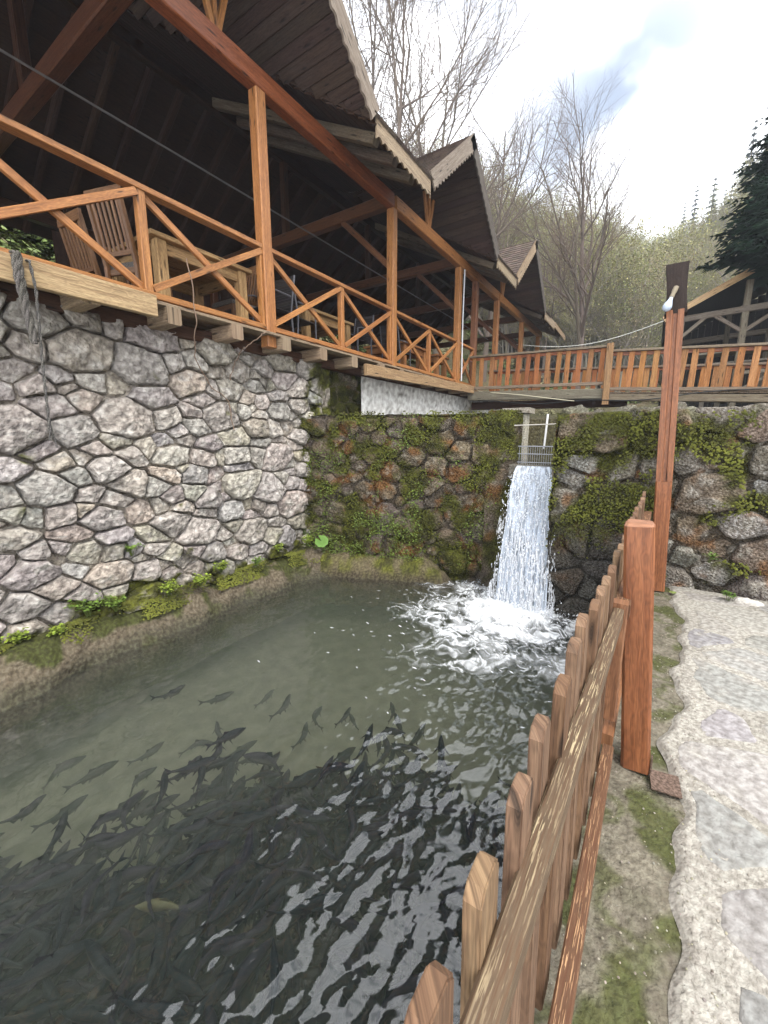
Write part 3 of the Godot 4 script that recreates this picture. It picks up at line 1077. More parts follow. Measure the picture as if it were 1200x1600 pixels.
func scallop(a: Vector3, b: Vector3, deep: float, thick: float, mb: MB, wave_len := 0.14) -> void:
	# a fascia board between a and b hanging down `deep`, with a scalloped lower edge
	var l := a.distance_to(b)
	var k := maxi(6, int(l / wave_len * 6.0))
	var ax := (b - a).normalized()
	var dn := Vector3(0, -1, 0)
	if absf(ax.y) > 0.2:
		dn = (dn - ax * dn.dot(ax)).normalized()
	var n := Vector3.RIGHT * thick / 2.0
	for i in k:
		var s := float(i) / k
		var t := float(i + 1) / k
		var ds := deep * (1.0 - 0.17 * absf(sin(s * l / wave_len * PI)))
		var dt := deep * (1.0 - 0.17 * absf(sin(t * l / wave_len * PI)))
		var p := a.lerp(b, s)
		var q := a.lerp(b, t)
		mb.quad(p + n, q + n, q + dn * dt + n, p + dn * ds + n, Vector3.RIGHT, Vector2(s * l, 0), Vector2(t * l, 0), Vector2(t * l, dt), Vector2(s * l, ds))
		mb.quad(p - n, q - n, q + dn * dt - n, p + dn * ds - n, Vector3.LEFT, Vector2(s * l, 0), Vector2(t * l, 0), Vector2(t * l, dt), Vector2(s * l, ds))
		mb.quad(p + dn * ds + n, q + dn * dt + n, q + dn * dt - n, p + dn * ds - n, dn, Vector2(s * l, 0), Vector2(t * l, 0), Vector2(t * l, 0.03), Vector2(s * l, 0.03))
	mb.quad(a + n, a - n, a - n + dn * deep, a + n + dn * deep, -ax)
	mb.quad(b + n, b - n, b - n + dn * deep, b + n + dn * deep, ax)


# Shingle courses over a planar outline: o, along (the eave), up (the slope), outline in those axes.
func shingles(o: Vector3, along: Vector3, up: Vector3, outline: PackedVector2Array, base: Color, mb: MB) -> void:
	var nn := along.cross(up).normalized()
	if nn.y < 0.0:
		nn = -nn
	var lo := Vector2(1e9, 1e9)
	var hi := -lo
	for p in outline:
		lo = lo.min(p); hi = hi.max(p)
	var row := 0
	var y := lo.y
	while y < hi.y:
		var x := lo.x - rng.randf() * 0.2
		while x < hi.x:
			var w := rng.randf_range(0.13, 0.2)
			var sh := PackedVector2Array([Vector2(x, y - 0.015 * rng.randf()), Vector2(x + w - 0.008, y - 0.015 * rng.randf()), Vector2(x + w - 0.008, y + 0.2), Vector2(x, y + 0.2)])
			for cut in Geometry2D.intersect_polygons(sh, outline):
				mb.tint = tone(base, 0.28)
				var tr := Geometry2D.triangulate_polygon(cut)
				for j in range(0, tr.size(), 3):
					var q := []
					for m in 3:
						var p: Vector2 = cut[tr[j + m]]
						q.append(o + along * p.x + up * p.y + nn * (0.02 + 0.022 * (1.0 - (p.y - y) / 0.2)))
					mb.tri(q[0], q[1], q[2], nn, cut[tr[j]], cut[tr[j + 1]], cut[tr[j + 2]])
				for m in cut.size():
					var p: Vector2 = cut[m]
					var r: Vector2 = cut[(m + 1) % cut.size()]
					if maxf(p.y, r.y) < y + 0.02:
						var pa := o + along * p.x + up * p.y
						var pb := o + along * r.x + up * r.y
						mb.quad(pa + nn * 0.042, pb + nn * 0.042, pb, pa, -up)
			x += w
		y += 0.15
		row += 1


func pavilion() -> void:
	var pv := thing("pavilion", "open timber restaurant pavilion with dark gabled roofs and orange posts above the pond", "pavilion", Vector3(-6.5, 2.3, -7.5))
	var off := -pv.position
	var hold := Node3D.new()
	# everything is written in world coordinates; parts are moved into the pavilion's frame at the end
	hold.name = "hold"
	# floor: joists, boards and fascia beams
	var z := 2.0
	var n := 0
	while z > -17.6:
		timber("joist", Vector3(-4.1 + rng.randf_range(-0.04, 0.05), FLOOR_Y - 0.15, z), Vector3(-9.6, FLOOR_Y - 0.15, z), 0.15, 0.16, Color(0.36, 0.27, 0.18), hold, Vector3.UP, M.rough_wood)
		z -= 0.74
		n += 1
	timber("edge_board", Vector3(-4.2, FLOOR_Y - 0.055, 2.2), Vector3(-4.2, FLOOR_Y - 0.055, -17.6), 0.16, 0.03, Color(0.36, 0.28, 0.19), hold, Vector3.UP, M.rough_wood)
	var x := -4.3
	while x > -9.7:
		timber("floor_board", Vector3(x - 0.075, FLOOR_Y - 0.02, 2.2), Vector3(x - 0.075, FLOOR_Y - 0.02, -17.6), 0.142, 0.035, tone(Color(0.26, 0.17, 0.1), 0.2), hold, Vector3.UP, M.rough_wood)
		x -= 0.15
	timber("fascia_beam", Vector3(-4.06, 2.72, 1.6), Vector3(-4.06, 2.72, -2.235), 0.06, 0.19, Color(0.5, 0.36, 0.2), hold, Vector3.UP, M.rough_wood, 0.03)
	timber("fascia_beam", Vector3(-4.06, 2.6, -5.6), Vector3(-4.06, 2.735, -10.7), 0.06, 0.18, Color(0.44, 0.29, 0.16), hold, Vector3.UP, M.rough_wood, 0.03)
	timber("sill_beam", Vector3(-4.55, 2.66, 2.2), Vector3(-4.55, 2.66, -17.6), 0.14, 0.14, DARK * 2.0, hold, Vector3.UP, M.rough_wood)
	# front posts and head beam
	for k in BAYS.size():
		var pz: float = BAYS[k]
		timber("post", Vector3(FRONT_X, FLOOR_Y - 0.2, pz), Vector3(FRONT_X, 5.45, pz), 0.145, 0.145, ORANGE, hold, Vector3.BACK)
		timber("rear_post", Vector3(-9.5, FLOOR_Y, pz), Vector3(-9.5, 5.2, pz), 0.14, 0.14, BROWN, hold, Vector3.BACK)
		var tz := pz
		if k == 1: tz = -2.45
		if k == 2: continue
		timber("tie_beam", Vector3(FRONT_X - 0.06, 5.6, tz), Vector3(-9.5, 5.62, tz), 0.16, 0.2, BROWN, hold)
		timber("king_post", Vector3(-6.9, 5.7, tz), Vector3(-6.9, main_y(-6.9) - 0.15, tz), 0.13, 0.13, DARK * 1.6, hold, Vector3.BACK)
		if k >= 3:
			timber("knee_brace", Vector3(FRONT_X - 0.05, 4.55, pz), Vector3(-5.35, 5.52, pz), 0.1, 0.1, BROWN, hold)
	timber("corner_post", Vector3(FRONT_X, FLOOR_Y - 0.2, -10.78), Vector3(FRONT_X, 5.45, -10.78), 0.15, 0.15, BROWN * 1.6, hold, Vector3.BACK)
	timber("head_beam", Vector3(FRONT_X, 5.57, 3.2), Vector3(FRONT_X, 5.57, -6.68), 0.15, 0.22, REDWOOD * 0.95, hold)
	timber("head_beam", Vector3(FRONT_X + 0.004, 5.57, -6.76), Vector3(FRONT_X + 0.004, 5.57, -12.46), 0.15, 0.22, ORANGE * 0.95, hold)
	timber("head_beam", Vector3(FRONT_X, 5.57, -12.54), Vector3(FRONT_X, 5.57, -17.9), 0.15, 0.22, ORANGE, hold)
	timber("rear_plate", Vector3(-9.5, 5.34, 3.2), Vector3(-9.5, 5.34, -17.9), 0.15, 0.18, DARK * 1.4, hold)
	timber("purlin", Vector3(-6.9, main_y(-6.9) - 0.17, 3.2), Vector3(-6.9, main_y(-6.9) - 0.17, -17.9), 0.14, 0.2, DARK, hold)
	# rafters: each runs from the ridge past the head beam to a sawn tail under the eave
	z = 2.15
	while z > -17.8:
		var near := 9.0
		for g in GABLES:
			near = minf(near, absf(z - g))
		timber("rear_rafter", Vector3(-6.9, main_y(-6.9) - 0.1, z), Vector3(-9.85, main_y(-9.85) - 0.1, z), 0.08, 0.12, DARK * 1.2, hold, Vector3.UP, M.rough_wood)
		if near > 1.7:
			timber("rafter", Vector3(-6.85, main_y(-6.85) - 0.14, z), Vector3(-3.5, main_y(-3.5) - 0.14, z), 0.13, 0.13, GREYWOOD * 0.7, hold, Vector3.UP, M.rough_wood)
		z -= 0.485
	# railing
	var rail_from: Array = [2.15, -0.8, -3.77, -6.72, -9.69, -10.78]
	for k in 5:
		var za: float = rail_from[k] - 0.075
		var zb: float = rail_from[k + 1] + 0.075
		var ry := FLOOR_Y + 0.955
		timber("handrail", Vector3(FRONT_X, ry, za), Vector3(FRONT_X, ry, zb), 0.11, 0.05, ORANGE * 1.05, hold)
		timber("bottom_rail", Vector3(FRONT_X + 0.02, FLOOR_Y + 0.03, za), Vector3(FRONT_X + 0.02, FLOOR_Y + 0.03, zb), 0.07, 0.06, ORANGE * 0.95, hold)
		var zm := (za + zb) / 2.0
		var spans := [[za, zm + 0.04], [zm - 0.04, zb]]
		if k == 4:
			spans = [[za, zb]]
		else:
			timber("rail_post", Vector3(FRONT_X, FLOOR_Y + 0.061, zm), Vector3(FRONT_X, ry - 0.026, zm), 0.08, 0.08, ORANGE, hold, Vector3.BACK)
		for s in spans:
			timber("cross_brace", Vector3(FRONT_X + 0.028, FLOOR_Y + 0.09, s[0]), Vector3(FRONT_X + 0.028, ry - 0.05, s[1]), 0.04, 0.065, ORANGE * 1.05, hold)
			timber("cross_brace", Vector3(FRONT_X - 0.014, ry - 0.05, s[0]), Vector3(FRONT_X - 0.014, FLOOR_Y + 0.09, s[1]), 0.04, 0.065, ORANGE, hold)
		for e in [za - 0.018, zb + 0.018]:
			if k > 0 and k < 4:
				timber("rail_batten", Vector3(FRONT_X, FLOOR_Y + 0.061, e), Vector3(FRONT_X, ry - 0.026, e), 0.03, 0.08, ORANGE * 1.1, hold, Vector3.RIGHT)
	# rear wall of dark boards, open at the near end; rear roller curtain over the middle
	z = -3.6
	while z > -10.7:
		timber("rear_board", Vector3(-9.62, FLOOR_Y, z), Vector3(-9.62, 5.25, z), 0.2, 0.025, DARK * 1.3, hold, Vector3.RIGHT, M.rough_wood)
		z -= 0.205
	timber("rear_rail", Vector3(-9.4, FLOOR_Y + 0.9, 2.0), Vector3(-9.4, FLOOR_Y + 0.9, -17.6), 0.06, 0.1, BROWN, hold)
	timber("rear_rail", Vector3(-9.4, 4.55, -11.0), Vector3(-9.4, 4.55, -17.6), 0.08, 0.22, BROWN, hold)
	# white conduit under the tie beams
	var mb := MB.new()
	mb.tint = Color(0.16, 0.15, 0.15)
	mb.tube([Vector3(-6.1, 5.47, 2.0), Vector3(-6.1, 5.49, -6.0), Vector3(-6.1, 5.46, -17.0)], [0.014, 0.014, 0.014], 8)
	put("conduit", mb.mesh(), M.plain, hold)
	mb = MB.new()
	mb.tint = Color(0.6, 0.6, 0.62)
	mb.tube([Vector3(-4.18, 5.45, -9.85), Vector3(-4.2, 4.4, -9.87), Vector3(-4.18, 2.9, -9.86)], [0.016, 0.016, 0.016], 8)
	put("drain_pipe", mb.mesh(), M.plain, hold)
	roofs(hold)
	for o in hold.get_children():
		hold.remove_child(o)
		o.position += off
		pv.add_child(o, true)
	hold.free()


func roofs(hold: Node3D) -> void:
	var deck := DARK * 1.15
	# main roof, front slope: per bay of the gables, with the notch that each gable fills
	for g in GABLES:
		var poly := PackedVector3Array()
		for q in [[2.425, -3.4], [1.65, -3.4], [0.0, -6.34], [-1.65, -3.4], [-2.425, -3.4], [-2.425, -6.9], [2.425, -6.9]]:
			poly.append(Vector3(q[1], main_y(q[1]), g + q[0]))
		var nn := Vector3(0.51, 1, 0).normalized()
		var mb := MB.new()
		mb.tint = deck
		mb.plate(poly, nn, 0.05, Vector3(0, 0, 1))
		var slope := put("roof_slope", mb.mesh(), M.rough_wood, hold)
		# ceiling boards under the eave
		mb = MB.new()
		for side in [1.0, -1.0]:
			var xx := -3.42
			while xx > -6.8:
				var w0 := 1.65 * clampf((xx + 6.34) / 2.94, 0.0, 1.0)
				mb.tint = tone(deck, 0.25)
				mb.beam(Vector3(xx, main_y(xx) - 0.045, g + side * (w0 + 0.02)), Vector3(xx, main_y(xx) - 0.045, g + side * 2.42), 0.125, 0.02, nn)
				xx -= 0.12
		tag(put("ceiling_board", mb.mesh(), M.rough_wood, slope), "", "", "", "stuff")
		mb = MB.new()
		for side in [1.0, -1.0]:
			var out := PackedVector2Array([Vector2(1.6, -0.06), Vector2(2.425, -0.06), Vector2(2.425, 3.9), Vector2(0.0, 3.9), Vector2(0.0, 3.3)])
			if side < 0:
				for i in out.size():
					out[i].x = -out[i].x
			shingles(Vector3(EAVE_X, EAVE_Y + 0.03, g), Vector3(0, 0, 1), Vector3(-1, 0.51, 0).normalized(), out, Color(0.11, 0.08, 0.06), mb)
		tag(put("shingles", mb.mesh(), M.rough_wood, slope), "", "", "", "stuff")
		# eave fascia on both flanks of the gable
		mb = MB.new()
		mb.tint = tone(Color(0.4, 0.31, 0.21), 0.1)
		scallop(Vector3(-3.37, EAVE_Y + 0.06, g - 1.68), Vector3(-3.37, EAVE_Y + 0.03, g - 2.42 - 0.77), 0.27, 0.025, mb)
		put("eave_fascia", mb.mesh(), M.rough_wood, hold)
		gable(g, hold)
	# rear slope in one piece
	var mb := MB.new()
	mb.tint = DARK
	mb.plate(PackedVector3Array([Vector3(-6.9, main_y(-6.9), 4.0), Vector3(-6.9, main_y(-6.9), -18.2), Vector3(-9.95, main_y(-9.95), -18.2), Vector3(-9.95, main_y(-9.95), 4.0)]), Vector3(-0.68, 1, 0), 0.06, Vector3(0, 0, 1))
	put("rear_roof_slope", mb.mesh(), M.rough_wood, hold)
	# last strips beyond the gables at both ends
	for e in [[4.02, 4.6], [-15.375, -18.2]]:
		mb = MB.new()
		mb.tint = deck
		mb.plate(PackedVector3Array([Vector3(-3.4, main_y(-3.4), e[0]), Vector3(-3.4, main_y(-3.4), e[1]), Vector3(-6.9, main_y(-6.9), e[1]), Vector3(-6.9, main_y(-6.9), e[0])]), Vector3(0.51, 1, 0), 0.05, Vector3(0, 0, 1))
		put("roof_slope", mb.mesh(), M.rough_wood, hold)
	mb = MB.new()
	mb.tint = Color(0.42, 0.3, 0.19)
	scallop(Vector3(-3.37, EAVE_Y + 0.06, -16.15), Vector3(-3.37, EAVE_Y - 0.02, -18.2), 0.2, 0.025, mb)
	put("eave_fascia", mb.mesh(), M.rough_wood, hold)


func gable(g: float, hold: Node3D) -> void:
	var top := Vector3(EAVE_X, 6.98, g)
	var back := Vector3(-6.34, 6.98, g)
	var root: MeshInstance3D = null
	for side in [1.0, -1.0]:
		var foot := Vector3(EAVE_X, 5.54, g + side * 1.68)
		var nn := (foot - top).cross(back - top)
		if nn.y < 0.0:
			nn = -nn
		nn = nn.normalized()
		var mb := MB.new()
		mb.tint = DARK * 1.1
		mb.plate(PackedVector3Array([foot, top, back]), nn, 0.05, Vector3(1, 0, 0))
		var sl := put("gable_slope", mb.mesh(), M.rough_wood, hold)
		if root == null:
			root = sl
		# soffit boards, each its own, running from the gable edge inwards
		var down := (foot - top)
		var ln := down.length()
		down = down / ln
		var q := 0.05
		while q < ln - 0.08:
			var k := 1.0 - (q + 0.06) / ln
			mb = MB.new()
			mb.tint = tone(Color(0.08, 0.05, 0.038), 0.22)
			mb.uo = Vector2(rng.randf() * 4, rng.randf())
			var p := top + down * (q + 0.06) - nn * 0.045
			mb.beam(p + Vector3(-0.02, 0, 0), p + Vector3(-2.94 * k - 0.02, 0, 0), 0.128, 0.02, nn)
			put("soffit_board", mb.mesh(), M.rough_wood, sl)
			q += 0.135
		# shingles
		mb = MB.new()
		shingles(top + Vector3(0.03, 0, 0), Vector3(-1, 0, 0), -down, PackedVector2Array([Vector2(0, 0.02), Vector2(2.97, 0.02), Vector2(0.0, -ln - 0.03)]), Color(0.125, 0.09, 0.07), mb)
		tag(put("shingles", mb.mesh(), M.rough_wood, sl), "", "", "", "stuff")
		# barge board
		mb = MB.new()
		mb.tint = Color(0.3, 0.25, 0.2) if g > -9.0 else Color(0.44, 0.33, 0.22)
		if side < 0 and g < -5.0:
			mb.tint = Color(0.13, 0.11, 0.095)
		scallop(top + Vector3(0.05, 0.07, 0), foot + Vector3(0.05, 0.07, side * 0.03), 0.27, 0.028, mb)
		put("barge_board", mb.mesh(), M.rough_wood, hold)
	# fan of struts standing on the head beam
	for k in [-1, 0, 1]:
		timber("gable_strut", Vector3(FRONT_X, 5.69, g + k * 0.03), Vector3(FRONT_X, 6.35 - absf(k) * 0.08, g + k * 0.2), 0.05, 0.06, ORANGE * 0.9, hold)
	timber("ridge_pole", top + Vector3(0.0, -0.13, 0), back + Vector3(0.3, -0.13, 0), 0.1, 0.13, DARK * 1.3, hold)


# ------------------------------------------------------------------ furniture
func table(label: String, at: Vector3, lx: float, lz: float, col: Color) -> void:
	var t := thing("table", label, "table", at, "dining tables in the pavilion")
	for i in [-1, 1]:
		for j in [-1, 1]:
			timber("leg", Vector3(i * (lx / 2 - 0.09), 0, j * (lz / 2 - 0.12)), Vector3(i * (lx / 2 - 0.09), 0.69, j * (lz / 2 - 0.12)), 0.115, 0.115, col, t, Vector3.BACK, M.rough_wood, 0.06)
	for i in [-1, 1]:
		timber("apron", Vector3(i * (lx / 2 - 0.09), 0.63, -lz / 2 + 0.18), Vector3(i * (lx / 2 - 0.09), 0.63, lz / 2 - 0.18), 0.04, 0.12, col * 0.95, t, Vector3.UP, M.rough_wood)
		timber("apron", Vector3(-lx / 2 + 0.15, 0.63, i * (lz / 2 - 0.12)), Vector3(lx / 2 - 0.15, 0.63, i * (lz / 2 - 0.12)), 0.04, 0.12, col * 0.95, t, Vector3.UP, M.rough_wood)
	var k := int(lx / 0.15)
	for i in k:
		var xx := -lx / 2 + (i + 0.5) * lx / k
		timber("tabletop_board", Vector3(xx, 0.72, -lz / 2), Vector3(xx, 0.72, lz / 2), lx / k - 0.006, 0.045, col * 0.9, t, Vector3.UP, M.rough_wood)


func slat_chair(label: String, at: Vector3, turn: float) -> void:
	# faces -z before turning
	var t := thing("slat_chair", label, "chair", at, "wooden slat-backed chairs")
	t.rotation.y = turn
	var col := Color(0.26, 0.13, 0.06)
	for i in [-1, 1]:
		timber("leg", Vector3(i * 0.2, 0, -0.2), Vector3(i * 0.2, 0.43, -0.2), 0.045, 0.045, col, t, Vector3.BACK)
		timber("back_post", Vector3(i * 0.2, 0, 0.2), Vector3(i * 0.2, 0.45, 0.22), 0.045, 0.05, col, t, Vector3.BACK)
		timber("back_post", Vector3(i * 0.2, 0.45, 0.22), Vector3(i * 0.2, 1.06, 0.36), 0.04, 0.05, col, t, Vector3.BACK)
		timber("stretcher", Vector3(i * 0.2, 0.2, -0.18), Vector3(i * 0.2, 0.2, 0.19), 0.03, 0.04, col, t)
	timber("top_rail", Vector3(-0.22, 1.05, 0.36), Vector3(0.22, 1.05, 0.36), 0.035, 0.11, col, t)
	timber("lower_rail", Vector3(-0.18, 0.55, 0.25), Vector3(0.18, 0.55, 0.25), 0.03, 0.05, col, t)
	for i in 6:
		timber("slat", Vector3(-0.15 + i * 0.06, 0.56, 0.252), Vector3(-0.15 + i * 0.06, 1.01, 0.35), 0.028, 0.016, col * 1.1, t, Vector3.BACK)
	for i in [-1, 1]:
		timber("seat_rail", Vector3(-0.18, 0.4, i * 0.2), Vector3(0.18, 0.4, i * 0.2), 0.03, 0.06, col, t)
	var mb := MB.new()
	mb.tint = Color(0.62, 0.56, 0.5)
	mb.beam(Vector3(0, 0.46, -0.23), Vector3(0, 0.46, 0.19), 0.43, 0.06, Vector3.UP, 0.02)
	put("seat_cushion", mb.mesh(), M.rope, t)


func wicker_chair(label: String, at: Vector3, turn: float) -> void:
	var t := thing("wicker_chair", label, "chair", at, "dark wicker chairs in the pavilion")
	t.rotation.y = turn
	var col := Color(0.035, 0.03, 0.03)
	for i in [-1, 1]:
		var mb := MB.new()
		mb.tint = Color(0.1, 0.1, 0.11)
		mb.tube([Vector3(i * 0.22, 0, -0.22), Vector3(i * 0.22, 0.62, -0.22), Vector3(i * 0.22, 0.65, -0.1), Vector3(i * 0.22, 0.64, 0.2)], [0.014, 0.014, 0.014, 0.014], 7)
		put("arm_tube", mb.mesh(), M.plain, t)
		mb = MB.new()
		mb.tint = Color(0.1, 0.1, 0.11)
		mb.tube([Vector3(i * 0.22, 0, 0.24), Vector3(i * 0.22, 0.43, 0.2), Vector3(i * 0.21, 0.95, 0.3)], [0.014, 0.014, 0.014], 7)
		put("back_tube", mb.mesh(), M.plain, t)
	var wv := MB.new()
	for k in 26:
		wv.tint = tone(col, 0.4)
		var y := 0.44 + k * 0.02
		var zz := 0.2 + (y - 0.43) * 0.19
		wv.beam(Vector3(-0.21, y, zz + 0.004 * (k % 2)), Vector3(0.21, y, zz + 0.004 * (k % 2)), 0.012, 0.016)
	put("woven_back", wv.mesh(), M.plain, t)
	wv = MB.new()
	for k in 20:
		wv.tint = tone(col, 0.4)
		wv.beam(Vector3(-0.21, 0.43 + 0.003 * (k % 2), -0.21 + k * 0.021), Vector3(0.21, 0.43 + 0.003 * (k % 2), -0.21 + k * 0.021), 0.017, 0.014)
	put("woven_seat", wv.mesh(), M.plain, t)


func furniture() -> void:
	table("pale pine table with thick legs beside the near balcony rail", Vector3(-5.0, FLOOR_Y, -3.1), 1.1, 1.25, PINE)
	table("pine table with thick legs behind the second stretch of railing", Vector3(-5.4, FLOOR_Y, -5.7), 1.1, 1.3, PINE * 0.85)
	table("brown wooden table behind the third stretch of railing", Vector3(-5.3, FLOOR_Y, -8.6), 1.1, 1.2, ORANGE)
	table("small orange table in the corner by the footbridge", Vector3(-5.1, FLOOR_Y, -10.0), 0.7, 0.7, ORANGE)
	slat_chair("slat-backed wooden chair nearest the balcony rail, at the pale table's end", Vector3(-4.95, FLOOR_Y, -2.58), 0.3)
	slat_chair("slat-backed wooden chair farther left, in front of the green bushes", Vector3(-5.7, FLOOR_Y, -2.6), 0.1)
	slat_chair("wooden chair tucked in behind the pale table's far side", Vector3(-5.85, FLOOR_Y, -3.0), -PI / 2)
	slat_chair("wooden chair at the pale table's far end, seen between its legs", Vector3(-5.1, FLOOR_Y, -3.95), PI)
	wicker_chair("dark wicker chair just left of the first tall post", Vector3(-4.75, FLOOR_Y, -4.25), PI)
	wicker_chair("dark wicker chair just right of the first tall post", Vector3(-4.85, FLOOR_Y, -4.85), 0.1)
	wicker_chair("dark wicker chair behind the second table, deep in the pavilion", Vector3(-6.2, FLOOR_Y, -5.6), -PI / 2)
	wicker_chair("dark wicker chair left of the second tall post", Vector3(-4.9, FLOOR_Y, -6.45), PI)
	wicker_chair("dark wicker chair behind the third stretch of railing", Vector3(-4.8, FLOOR_Y, -7.75), 0.0)
	# a folded white napkin on the table by the first post
	var mb := MB.new()
	mb.tint = Color(0.75, 0.75, 0.72)
	for k in 5:
		var a := TAU * k / 5.0
		var b := TAU * (k + 1) / 5.0
		mb.tri(Vector3(0, 0.13, 0), Vector3(cos(a) * 0.09, 0, sin(a) * 0.07), Vector3(cos(b) * 0.09, 0, sin(b) * 0.07), Vector3(cos(a + 0.6), 0.6, sin(a + 0.6)).normalized())
	tag(put("napkin", mb.mesh(), M.plain, self, Vector3(-5.3, FLOOR_Y + 0.744, -5.25)), "folded white napkin standing on a table behind the first tall post", "napkin")


# ------------------------------------------------------------------ footbridge
func picket(y0: float, y1: float, w: float, thick: float, col: Color) -> ArrayMesh:
	var mb := MB.new()
	mb.tint = tone(col, 0.18)
	mb.uo = Vector2(rng.randf() * 3, rng.randf())
	mb.beam(Vector3(0, y0, 0), Vector3(0, y1, 0), w, thick, Vector3.BACK, 0.004)
	return mb.mesh()


func footbridge() -> void:
	var br := thing("footbridge", "wooden footbridge with orange slatted railings leading from the pavilion", "footbridge", Vector3(-1.5, 2.5, -10.8))
	var o := -br.position
	# two stretches of front railing, each a step lower than the last, and a rear one
	var runs := [[Vector3(-4.18, 2.72, -10.38), Vector3(-1.05, 2.63, -10.4), 0.82], [Vector3(-0.92, 2.5, -10.38), Vector3(4.6, 2.16, -10.42), 0.84], [Vector3(-4.18, 2.72, -11.75), Vector3(4.6, 2.2, -11.8), 0.66]]
	for k in runs.size():
		var a: Vector3 = runs[k][0] + o
		var b: Vector3 = runs[k][1] + o
		var h: float = runs[k][2]
		var l := a.distance_to(b)
		var up := Vector3(0, h, 0)
		timber("rail_cap", a + up, b + up, 0.12, 0.045, GREYWOOD * 0.9, br, Vector3.UP, M.rough_wood)
		timber("upper_rail", a + up * 0.93 + Vector3(0, 0, -0.05), b + up * 0.93 + Vector3(0, 0, -0.05), 0.05, 0.07, REDWOOD * 1.1, br)
		timber("lower_rail", a + Vector3(0, 0.05, 0), b + Vector3(0, 0.05, 0), 0.07, 0.07, GREYWOOD * 0.95, br, Vector3.UP, M.rough_wood)
		var n := int(l / 0.215)
		for i in n:
			var t := (i + 0.5) / n
			var worn := ORANGE * 0.9 if rng.randf() < 0.5 else Color(0.4, 0.2, 0.08)
			if rng.randf() < 0.3:
				worn = Color(0.4, 0.15, 0.055)
			var at := a.lerp(b, t) + Vector3(rng.randf_range(-0.02, 0.02), 0, 0.015)
			var q := put("railing_slat", picket(0.09, h - 0.03, 0.105, 0.022, worn), M.rough_wood, br, at)
			q.rotation.z = rng.randf_range(-0.03, 0.01) - 0.02
	timber("railing_post", Vector3(-0.985, 2.22, -10.36) + o, Vector3(-0.985, 3.5, -10.36) + o, 0.13, 0.12, Color(0.36, 0.22, 0.11), br, Vector3.BACK, M.rough_wood)
	timber("railing_post", Vector3(4.7, 1.9, -10.36) + o, Vector3(4.7, 3.1, -10.36) + o, 0.13, 0.12, Color(0.36, 0.22, 0.11), br, Vector3.BACK, M.rough_wood)
	timber("side_beam", Vector3(-4.2, 2.58, -10.45) + o, Vector3(-1.0, 2.46, -10.45) + o, 0.16, 0.22, Color(0.22, 0.2, 0.15), br, Vector3.UP, M.rough_wood)
	timber("side_beam", Vector3(-0.92, 2.38, -10.46) + o, Vector3(4.7, 2.04, -10.46) + o, 0.16, 0.15, Color(0.26, 0.22, 0.16), br, Vector3.UP, M.rough_wood)
	var n := 60
	for i in n:
		var xx := -4.15 + i * 0.148
		var y := 2.66 - (xx + 4.2) * 0.055
		timber("deck_board", Vector3(xx, y, -10.4) + o, Vector3(xx, y, -11.8) + o, 0.14, 0.035, GREYWOOD, br, Vector3.UP, M.rough_wood)
	timber("under_beam", Vector3(-4.3, 2.36, -11.0) + o, Vector3(-0.6, 2.3, -11.0) + o, 0.2, 0.2, DARK * 1.5, br, Vector3.UP, M.rough_wood)
	# loose cables along the bridge
	var mb := MB.new()
	mb.tint = Color(0.02, 0.02, 0.02)
	var pts := []
	for i in 25:
		var t := i / 24.0
		pts.append(Vector3(lerpf(-4.1, 1.8, t), 2.42 - 0.12 * sin(t * PI) + 0.03 * sin(t * 17.0), -10.3))
	mb.tube(pts, pts.map(func(_p): return 0.012), 6)
	tag(put("cable", mb.mesh(), M.plain), "black cable sagging along the front of the footbridge", "cable")
	mb = MB.new()
	mb.tint = Color(0.6, 0.55, 0.4)
	pts = []
	for i in 20:
		var t := i / 19.0
		pts.append(Vector3(lerpf(-4.05, -1.6, t), 2.78 - 0.42 * sqrt(t) + 0.05 * sin(t * 4.0), lerpf(-10.4, -10.28, t)))
	mb.tube(pts, pts.map(func(_p): return 0.009), 6)
	tag(put("cable", mb.mesh(), M.plain), "pale cord drooping from the pavilion's corner onto the footbridge", "cable")


# ------------------------------------------------------------------ the fence beside the camera
func near_picket(w: float, h: float, th: float) -> ArrayMesh:
	var mb := MB.new()
	mb.tint = tone([Color(0.24, 0.15, 0.092), Color(0.2, 0.115, 0.068), Color(0.26, 0.17, 0.1)][rng.randi() % 3], 0.12)
	mb.uo = Vector2(rng.randf() * 3, rng.randf())
	var c := 0.016
	# outline in (z, y), swept along x; its edges are eased by a second, thinner shell
	for s in [[w, th - 0.005, 0.0], [w - 0.005, th, 0.0025]]:
		var hw: float = s[0] / 2.0
		var y1: float = h - s[2]
		var pl := PackedVector3Array([Vector3(0, 0.0 + s[2], -hw), Vector3(0, 0.0 + s[2], hw), Vector3(0, y1 - c, hw), Vector3(0, y1, hw - c), Vector3(0, y1, -hw + c), Vector3(0, y1 - c, -hw)])
		mb.plate(pl, Vector3.RIGHT, s[1], Vector3.UP)
	return mb.mesh()


